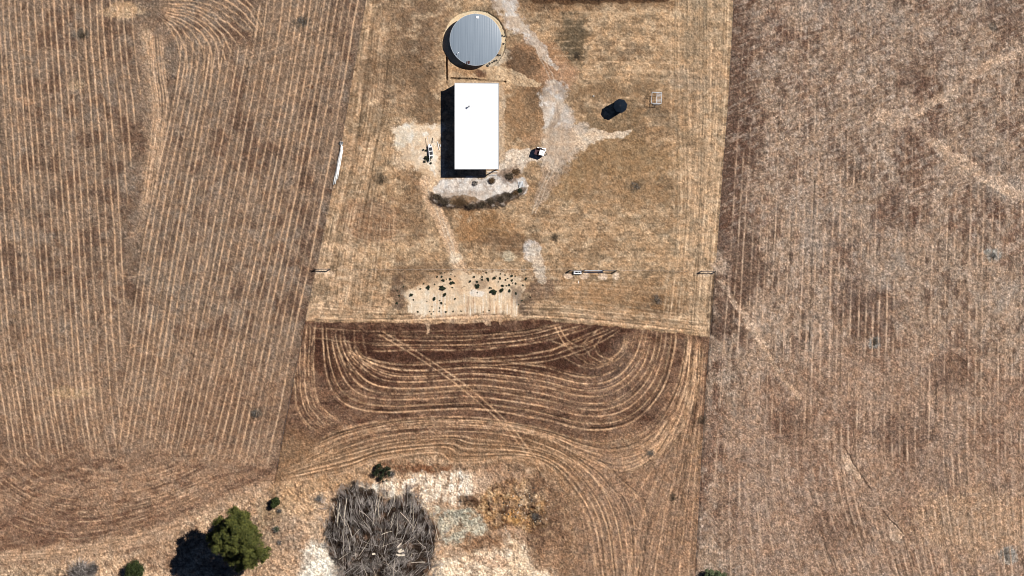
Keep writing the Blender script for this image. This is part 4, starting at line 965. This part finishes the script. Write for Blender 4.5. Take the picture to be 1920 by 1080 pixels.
bush(515, 942, 11, 1.9, "small round dark green bush above right of the big tree", "bush", M['leaf2'], 3, k=12, n=3200)
bush(253, 1072, 23, 3.6, "round green bush at the bottom edge left of the big tree's shadow", "bush", M['leaf2'], 14, n=6500, size=.13, k=14)
bush(1328, 1078, 14, 3.0, "grey-green bush at the bottom edge beside the right fence, left half", "bush", M['leaf3'], 24, n=4500, k=10, group="bushes at the foot of the right fence")
bush(1352, 1082, 15, 2.6, "grey-green bush at the bottom edge beside the right fence, right half", "bush", M['leaf3'], 25, n=4500, k=10, group="bushes at the foot of the right fence")
bush(718, 886, 22, 2.4, "dark green spiky shrub above the brush pile", "shrub", M['leaf4'], 34, name="dark_shrub", n=2400, k=11, clumps=[(q_[0]*1.0, q_[1]*1.0, q_[2], q_[3], q_[4], q_[5]) for q_ in blob_clumps(0, 40, 3.0, 1.0, 1.1, 36)])
def dry_shrub(px, py, rpx, h, label, seed, m='dryg', n=260, leaves=500, lm='dryg', cat="shrub", group=None, name="dry_shrub", r0=.022, ls=.07, ry=1.0):
    t = thing(name, label, cat, px, py, group=group); R_ = rpx*S
    st = stems(n, R_, h, seed, r0); st.v = [(x, y*ry, z) for x, y, z in st.v]; st.build("stem", M[m], t)
    if leaves:
        lf = leafy(blob_clumps(0, 14, R_*.95, h*.5, h*.5, seed+1), leaves, ls, seed); lf.v = [(x, y*ry, z) for x, y, z in lf.v]; lf.build("foliage", M[lm], t)
    return t
dry_shrub(155, 1074, 33, 2.4, "leafless grey shrub at the bottom edge left of the green bush", 41, n=900, leaves=1800, lm='twig', ls=.12, m='twig')
dry_shrub(176, 1064, 14, 1.6, "paler grey dead shrub leaning out right of the leafless one", 411, n=300, leaves=200)
dry_shrub(735, 888, 9, 1.2, "sparse grey shrub right of the dark spiky shrub", 412, n=150, leaves=200, lm='twig')
dry_shrub(421, 1068, 12, 1.3, "dark leafless shrub at the edge of the big tree's shadow", 42, 'twig', 220, 200)
dry_shrub(524, 958, 6, .8, "low grey shrub just below the small round bush", 43, n=100, leaves=100)
dry_shrub(519, 992, 8, .9, "pale grey-green low shrub right of the big tree", 44, n=140, leaves=260, lm='leaf3')
dry_shrub(524, 1017, 6, .8, "low dark shrub right of the big tree's lower crown", 45, 'twig', 100, 120)
dry_shrub(598, 935, 9, .8, "blue-grey low shrub left of the brush pile's top", 46, n=180, leaves=150)
dry_shrub(891, 343.5, 5.8, .7, "dark grey round dry bush on pale spoil below the shed", 47, n=260, leaves=420, lm='twig', m='twig')
dry_shrub(923, 338.5, 7.8, .9, "rusty brown round dry bush on pale spoil below the shed", 48, n=300, leaves=1100, lm='dryb', m='dryb', ls=.06)
field = [(568, 40, 12, "dark grey shrub alone near the top of the left field", .35), (155, 66, 9, "faint grey shrub among the rows at upper left", .25), (1190, 348, 12, "low olive-grey shrub in the yard below the dark tank", .3),
 (1041, 446, 10, "dark grey-green shrub above the white rubble patch", .5), (478, 776, 10, "grey shrub in the lower left field near the fence", .3), (1262, 932, 9, "blue-grey shrub low in the bottom field", .4),
 (1219, 850, 9, "faint grey shrub where the curved rows meet", .3), (1316, 787, 11, "dark shrub growing on the right fence line", .6), (1232, 562, 13, "dark low shrub in the grass left of the right corner", .35),
 (714, 336, 11, "low dark shrub in the yard left of the sand patch", .3), (1862, 480, 8, "pale blue-grey shrub at the far right of the field", .4), (1640, 641, 9, "grey shrub with pale stones in the right field", .45),
 (1888, 1040, 14, "grey shrub near the bottom right corner", .4), (1083, 105, 8, "olive-grey shrub on the edge of the mound", .4), (1004, 968, 10, "dark shrub among the ochre rubble", .7)]
for i, (px, py, r, lab, h) in enumerate(field):
    dry_shrub(px, py, r*1.15, h, lab, 60+i, n=120, leaves=520, lm='scrub' if i % 2 else 'dryg', m='scrub', group="lone shrubs scattered over the fields", ls=.05, r0=.012)
# scrub along the foot of the spoil
scrub = [(820, 368, 9, 'scrub', 1.3, .8, "dark scrub bush at the left end of the spoil bank"), (833, 377, 10, 'scrub', 1.2, .8, "dark scrub bush next to the left end of the spoil bank"), (862, 378, 15, 'dryb', 1.2, .75, "broad brown scrub bush on the spoil bank"),
 (884, 386, 9, 'scrub', .9, .6, "low dark scrub bush on the bank right of the broad brown one"), (903, 384, 10, 'scrub', .8, .6, "grey scrub bush at the middle of the spoil bank"), (921, 378, 9, 'scrub', .8, .7, "grey scrub bush on the bank right of the middle"),
 (940, 373, 9, 'scrub', 1.0, .8, "dark scrub bush near the right end of the spoil bank"), (952, 366, 10, 'scrub', 1.0, .8, "dark scrub bush at the right end of the spoil bank"), (968, 362, 8, 'dryb', .7, .9, "brown scrub bush climbing the spoil's right edge"),
 (955, 330, 8, 'scrub', .5, .8, "small dark shrub right of the shed's open corner"), (967, 322, 8, 'dryb', .5, .8, "small brown shrub on gravel right of the shed's corner"), (975, 357, 4, 'tuft', .5, 1., "tiny dark tuft below the pallet")]
for i, (px, py, r, lm, h, ry, lab) in enumerate(scrub):
    dry_shrub(px, py, r*1.3, h*.65, lab, 90+i, m=lm if lm != 'tuft' else 'scrub', n=120, leaves=700, lm=lm, group="scrub along the spoil bank", ls=.09, ry=ry)
# dark tufts on the bare slope (photo zoom positions)
T = [(525, 315, 24), (695, 318, 33), (725, 402, 23), (595, 448, 20), (322, 405, 20), (348, 460, 10), (508, 480, 7), (660, 470, 9), (680, 500, 15), (845, 450, 12), (568, 545, 8), (725, 512, 7), (683, 187, 13), (703, 232, 18),
 (627, 185, 13), (678, 142, 9), (720, 138, 7), (600, 278, 9), (655, 298, 8), (810, 318, 10), (785, 215, 16), (800, 258, 22), (845, 180, 9), (830, 260, 12), (742, 215, 7), (795, 162, 8), (1025, 245, 16), (1110, 300, 26), (1090, 290, 14),
 (1168, 190, 12), (1165, 225, 14), (1232, 205, 14), (1238, 228, 14), (1312, 205, 20), (1330, 180, 9), (1380, 205, 15), (1385, 152, 9), (1305, 370, 34), (1262, 368, 15), (1400, 350, 24), (1385, 352, 14), (1490, 355, 18), (1410, 290, 18),
 (1455, 295, 10), (1490, 285, 13), (1518, 175, 16), (1562, 182, 10), (1565, 268, 12), (1520, 230, 15), (1440, 165, 9), (1360, 250, 9), (1255, 318, 12), (1275, 322, 9), (1108, 375, 9), (1043, 355, 6), (977, 355, 5), (1105, 248, 14),
 (1070, 190, 14), (1440, 225, 12), (1570, 385, 14), (1320, 462, 6), (400, 605, 12), (540, 600, 9), (588, 603, 7), (735, 605, 12), (820, 600, 10), (915, 595, 10), (1250, 590, 8), (1180, 605, 8), (430, 330, 11), (470, 270, 9),
 (230, 305, 9), (155, 355, 9), (180, 410, 12), (150, 505, 16), (1640, 470, 10), (1600, 520, 9), (1690, 210, 16), (1650, 290, 12), (1740, 430, 9), (1020, 320, 5), (1215, 140, 10), (1140, 205, 8), (560, 630, 9), (655, 597, 8), (660, 560, 9), (1470, 205, 10), (1530, 262, 9)]
uni = {1: "biggest black bush on the left half of the bare slope", 0: "black round bush left of the biggest one on the bare slope", 2: "round black bush directly below the biggest one on the bare slope", 37: "widest black bush on the right half of the bare slope",
       39: "black wide bush right of the widest one on the bare slope", 4: "black bush at the far left of the bare slope", 27: "black ragged bush above the white patch of the bare slope", 41: "black bush at the right end of the bare slope's row"}
kinds = []
for k in range(4):
    t = bpy.data.objects.new("dark_tuft", None); scene.collection.objects.link(t)
    leafy(blob_clumps(0, 9, 1.0, .45, .5, 200+k), 650, .15, 200+k).build("foliage", M['tuft'], t); stems(18, .7, .6, 210+k, .03).build("stem", M['twig'], t); kinds.append(t)
used = [False]*4
for i, (zx, zy, zr) in enumerate(T):
    k = i % 4; o = kinds[k] if not used[k] else copy_tree(kinds[k]); used[k] = True
    side = ("far left part" if zx < 560 else "left half" if zx < 900 else "middle" if zx < 1200 else "right half" if zx < 1480 else "far right part"); row = "top" if zy < 260 else "middle" if zy < 430 else "bottom"
    tag(o, uni.get(i, ("small" if zr < 12 else "medium-sized")+" dark tuft in the "+row+" of the bare slope's "+side), "shrub", "dark tufts on the bare slope below the fence")
    s_ = zr/6.353*S*1.25; place(o, 720+zx/6.353+.5, 490+zy/6.353-.5, None, i*1.3, (s_, s_, s_*.75 if zr > 10 else s_*.6))
# dark clods round the tank pad, rubbish bush by the dinghy
for i, (px, py, r) in enumerate(((914, 123, 2.6), (918, 119, 2.2), (923, 117, 1.8), (927, 114.5, 2.2), (931, 113, 1.8), (930, 104, 1.9), (934, 103, 2.4), (938, 103.5, 1.7), (941, 67, 2.6), (946, 68, 2.0), (944, 82, 2.2), (948, 75, 1.6), (826.5, 310, 1))):
    if i == 12: continue
    mb = MB(); q = random.Random(i); V = []; n = 8
    mb.lathe([(.01, r*S*.9), (r*S*.55, r*S*.8), (r*S, r*S*.35), (r*S*.9, -.1)], 9, c=(0, 0)); mb.v = [(x*q.uniform(.75, 1.2), y*q.uniform(.75, 1.2), z*q.uniform(.8, 1.1)) for x, y, z in mb.v]
    o = mb.build("dark_stone", M['rockd']); tag(o, (("dark stone in the row below the round tank" if i < 5 else "dark stone at the lower right edge of the round tank" if i < 8 else "dark stone at the right edge of the round tank's pad")), "stone", ("dark stones in the row below the round tank" if i < 5 else "dark stones at the lower right of the round tank" if i < 8 else "dark stones at the right edge of the tank pad")); place(o, px, py, ground_z(px, py)-.02)
o = leafy([(x, y, .3, .5, .45, .3) for x, y in ((-.45, 0), (0, -.1), (.4, .15), (.1, -.4))], 500, .12, 7).build("green_shrub", M['tuft']); tag(o, "dark green low shrub at the foot of the dinghy", "shrub"); place(o, 803, 296)
for i, (px, py, r) in enumerate(((796, 303, .3), (808, 306, .25), (794, 281, .2), (799, 282, .22))):
    o = leafy([(0, 0, .15, r, r, .18)], 160, .08, 70+i).build("small_clod", M['tuft']); tag(o, ("dark tuft below the dinghy, left one", "dark tuft below the dinghy at the pole's end", "tiny dark tuft left of the dinghy's middle", "tiny dark tuft touching the dinghy's left side")[i], "tuft"); place(o, px, py)

# ------------------------------------------------------------------ brush pile
PC = (722, 1005)
outline = [(622, 930), (640, 908), (664, 904), (690, 914), (712, 921), (738, 918), (760, 913), (790, 936), (815, 965), (828, 1020), (818, 1070), (800, 1120), (640, 1120), (630, 1070), (605, 1015), (612, 970)]
def inside(x, y):
    c = False; n = len(outline)
    for i in range(n):
        xa, ya = outline[i]; xb, yb_ = outline[(i+1) % n]
        if (ya > y) != (yb_ > y) and x < (xb-xa)*(y-ya)/(yb_-ya)+xa: c = not c
    return c
def pile_h(x, y):
    d = min(math.hypot(x-(xa+(xb-xa)*t), y-(ya+(yb_-ya)*t)) for (xa, ya), (xb, yb_) in zip(outline, outline[1:]+outline[:1]) for t in (0, .25, .5, .75))
    return 2.5*min(1, d/40)**.6
def pdir(x, y, q):
    # branches fan out: leaning right on the left side, left on the right side, flatter low down
    base = math.radians(90+(x-715)*-.16) if y < 1010 else math.radians(90+(x-700)*-.3+q.choice((0, 0, 55, -45)))
    return base+q.gauss(0, .22)+.32*math.sin(x*.045+1.3*math.sin(y*.03))*math.cos(y*.035)
q = random.Random(99); mb = MB(); cnt = 0
while cnt < 560:
    x, y = q.uniform(596, 845), q.uniform(900, 1120)
    if not inside(x+q.gauss(0, 9), y+q.gauss(0, 9)): continue
    if math.sin(x*.11+2*math.sin(y*.06))*math.sin(y*.085+x*.02) > q.uniform(.1, 1.0): continue
    cnt += 1; a0 = pdir(x, y, q)+q.gauss(0, .25)+(q.uniform(-1.5, 1.5) if q.random() < .12 else 0)+(math.pi if q.random() < .5 else 0); z0 = pile_h(x, y)*q.uniform(.25, 1.0)+.05; X_, Y_ = wx(x), wy(y); LL = q.uniform(.8, 3.0); fan = q.uniform(.06, .3)
    for k in range(q.randint(5, 16)):
        a = a0+q.gauss(0, fan); L_ = LL*q.uniform(.4, 1); sx_, sy_ = X_+q.gauss(0, .25), Y_+q.gauss(0, .25); tl = q.uniform(-.2, .25)*L_; b1 = q.gauss(0, .10*L_)
        mb.tube([(sx_, sy_, z0), (sx_+math.cos(a)*L_*.5-math.sin(a)*b1, sy_+math.sin(a)*L_*.5+math.cos(a)*b1, z0+tl*.6+.08), (sx_+math.cos(a)*L_, sy_+math.sin(a)*L_, max(.03, z0+tl))], q.uniform(.012, .036), 3, .006)
o = mb.build("brushwood", M['twig']); o["kind"] = "stuff"; o["label"] = "tangled grey-brown brushwood heaped below the bottom field"; o["category"] = "brushwood"
def log_obj(xa, ya, xb, yb_, za, zb, r, m, label, g, name="branch", bend=.2):
    cx, cy = wx((xa+xb)/2), wy((ya+yb_)/2); P = []
    for i in range(6):
        u = i/5; b_ = bend*math.sin(u*3.1)*(1 if (int(xa)+int(ya)) % 2 else -1)
        P.append((wx(xa+(xb-xa)*u)-cx+b_*.7, wy(ya+(yb_-ya)*u)-cy+b_, za+(zb-za)*u))
    o = MB().tube(P, r, 6, r*.4).build(name, M[m]); o.location = (cx, cy, 0); return tag(o, label, "branch", g)
zf = 260/1276.0   # photo zoom of the pile
big = [(300, 360, 275, 560, .10, 'logp', "pale long branch standing out at upper left of the brush pile"), (235, 400, 215, 620, .09, 'logp', "pale branch, second from left at the top of the brush pile"), (282, 420, 262, 1080, .05, 'logp', "very long thin pale branch running down the left of the brush pile"),
 (412, 475, 500, 540, .07, 'logp', "pale bent branch in the upper middle of the brush pile"), (620, 693, 718, 664, .09, 'logp', "short straight pale log in the middle of the brush pile"), (1015, 948, 870, 958, .12, 'logp', "thick pale branch at the lower right of the brush pile"),
 (365, 565, 412, 630, .10, 'log', "thick grey log stub in the upper left of the brush pile"), (820, 320, 845, 420, .16, 'logd', "thick dark stump at the top right of the brush pile"), (755, 370, 770, 480, .15, 'logd', "thick dark log at the top of the brush pile left of the stump"),
 (970, 420, 950, 620, .15, 'logd', "thick dark upright log at the right side of the brush pile"), (945, 640, 940, 790, .16, 'logd', "dark log lying lower right of the upright one in the pile"), (790, 490, 920, 640, .08, 'logp', "long pale diagonal branch in the upper right of the brush pile"),
 (700, 640, 735, 560, .05, 'logp', "thin pale branch rising from the middle of the brush pile"), (415, 645, 350, 720, .05, 'logp', "thin pale branch slanting down left in the brush pile"), (885, 900, 900, 865, .06, 'logp', "short pale twig above the thick pale branch")]
for xa, ya, xb, yb_, r, m_, lab in big:
    X_, Y_, X2, Y2 = 590+xa*zf, 860+ya*zf, 590+xb*zf, 860+yb_*zf; log_obj(X_, Y_, X2, Y2, 2.75, 2.6, r*.8, m_, lab, None, "branch" if r < .1 else "log", .12)
# sawn timber pieces among the pile
for i, (zx, zy, L_, a) in enumerate(((780, 795, 1.1, 50), (800, 850, 1.2, 20), (800, 885, 1.4, 5), (785, 840, 1.0, 35), (770, 880, .9, -10), (545, 872, .7, 10))):
    o = MB().box(0, 0, 0, L_, .34, .14).build("sawn_block", M['logp']); tag(o, "pale sawn timber block in the lower middle of the brush pile" if i < 5 else "single pale timber block left of the others in the pile", "timber", "sawn timber blocks in the pile")
    o.location = (wx(590+zx*zf), wy(860+zy*zf), 2.6+.05*i); o.rotation_euler = (0, .1, math.radians(a))
cnt = 0
while cnt < 230:
    x, y = q.uniform(600, 836), q.uniform(908, 1095)
    if not inside(x, y): continue
    a = pdir(x, y, q); L_ = q.uniform(14, 46); dx, dy = math.cos(a)*L_/2, -math.sin(a)*L_/2
    if not (inside(x+dx, y+dy) and inside(x-dx, y-dy)): continue
    cnt += 1; z = pile_h(x, y)+q.uniform(-.3, .25)+.1; m_ = 'logp' if q.random() < .2 else ('logd' if q.random() < .35 else 'log')
    lab = {'logp': "pale bleached branch", 'logd': "dark branch", 'log': "grey weathered branch"}[m_]
    reg = ("upper" if y < 965 else "middle" if y < 1025 else "lower")+" "+("left" if x < 680 else "centre" if x < 755 else "right"); lab = lab+" in the "+reg+" of the big brush pile"
    log_obj(x-dx, y-dy, x+dx, y+dy, z+q.uniform(-.3, .3), z+q.uniform(-.3, .3), q.uniform(.022, .065), m_, lab, {'logp': "pale", 'logd': "dark", 'log': "grey"}[m_]+" branches in the "+reg+" of the brush pile", "branch", q.uniform(.05, .3))
# dead twigs lying on the pale pan
for i, (xa, ya, xb, yb_, lab) in enumerate(((878, 1016, 884, 1002, "forked dark twig at the bottom rim of the pale clay pan"), (890, 1005, 896, 1010, "small dark twig at the right rim of the pale clay pan"), (853, 960, 860, 978, "thin curved twig across the top of the pale clay pan"), (862, 980, 878, 990, "thin twig across the middle of the pale clay pan"),
      (1008, 945, 1010, 960, "dark stake in the ochre rubble"), (918, 1004, 928, 1011, "thin dark twig right of the clay pan"))):
    log_obj(xa, ya, xb, yb_, .25, .3, .04, 'logd', lab, None, "twig", .15)
# rubble on the ochre ground
for i in range(60):
    px, py = q.gauss(980, 26), q.gauss(945, 28); r = q.uniform(.7, 2.2)*S
    mb = MB(); mb.lathe([(.01, r*.8), (r*.6, r*.65), (r, r*.2), (r*.9, -.2)], 7, q.uniform(0, 3)); mb.v = [(x*q.uniform(.7, 1.25), y*q.uniform(.7, 1.25), z*q.uniform(.8, 1.2)) for x, y, z in mb.v]
    dk = q.random() < .3; o = mb.build("rubble_rock", M['rockd'] if dk else M['rock']); tag(o, "dark rock lying in the ochre rubble right of the clay pan" if dk else "pale rock lying in the ochre rubble right of the clay pan", "rock", "dark rocks in the ochre rubble" if dk else "pale rocks in the ochre rubble"); place(o, px, py)
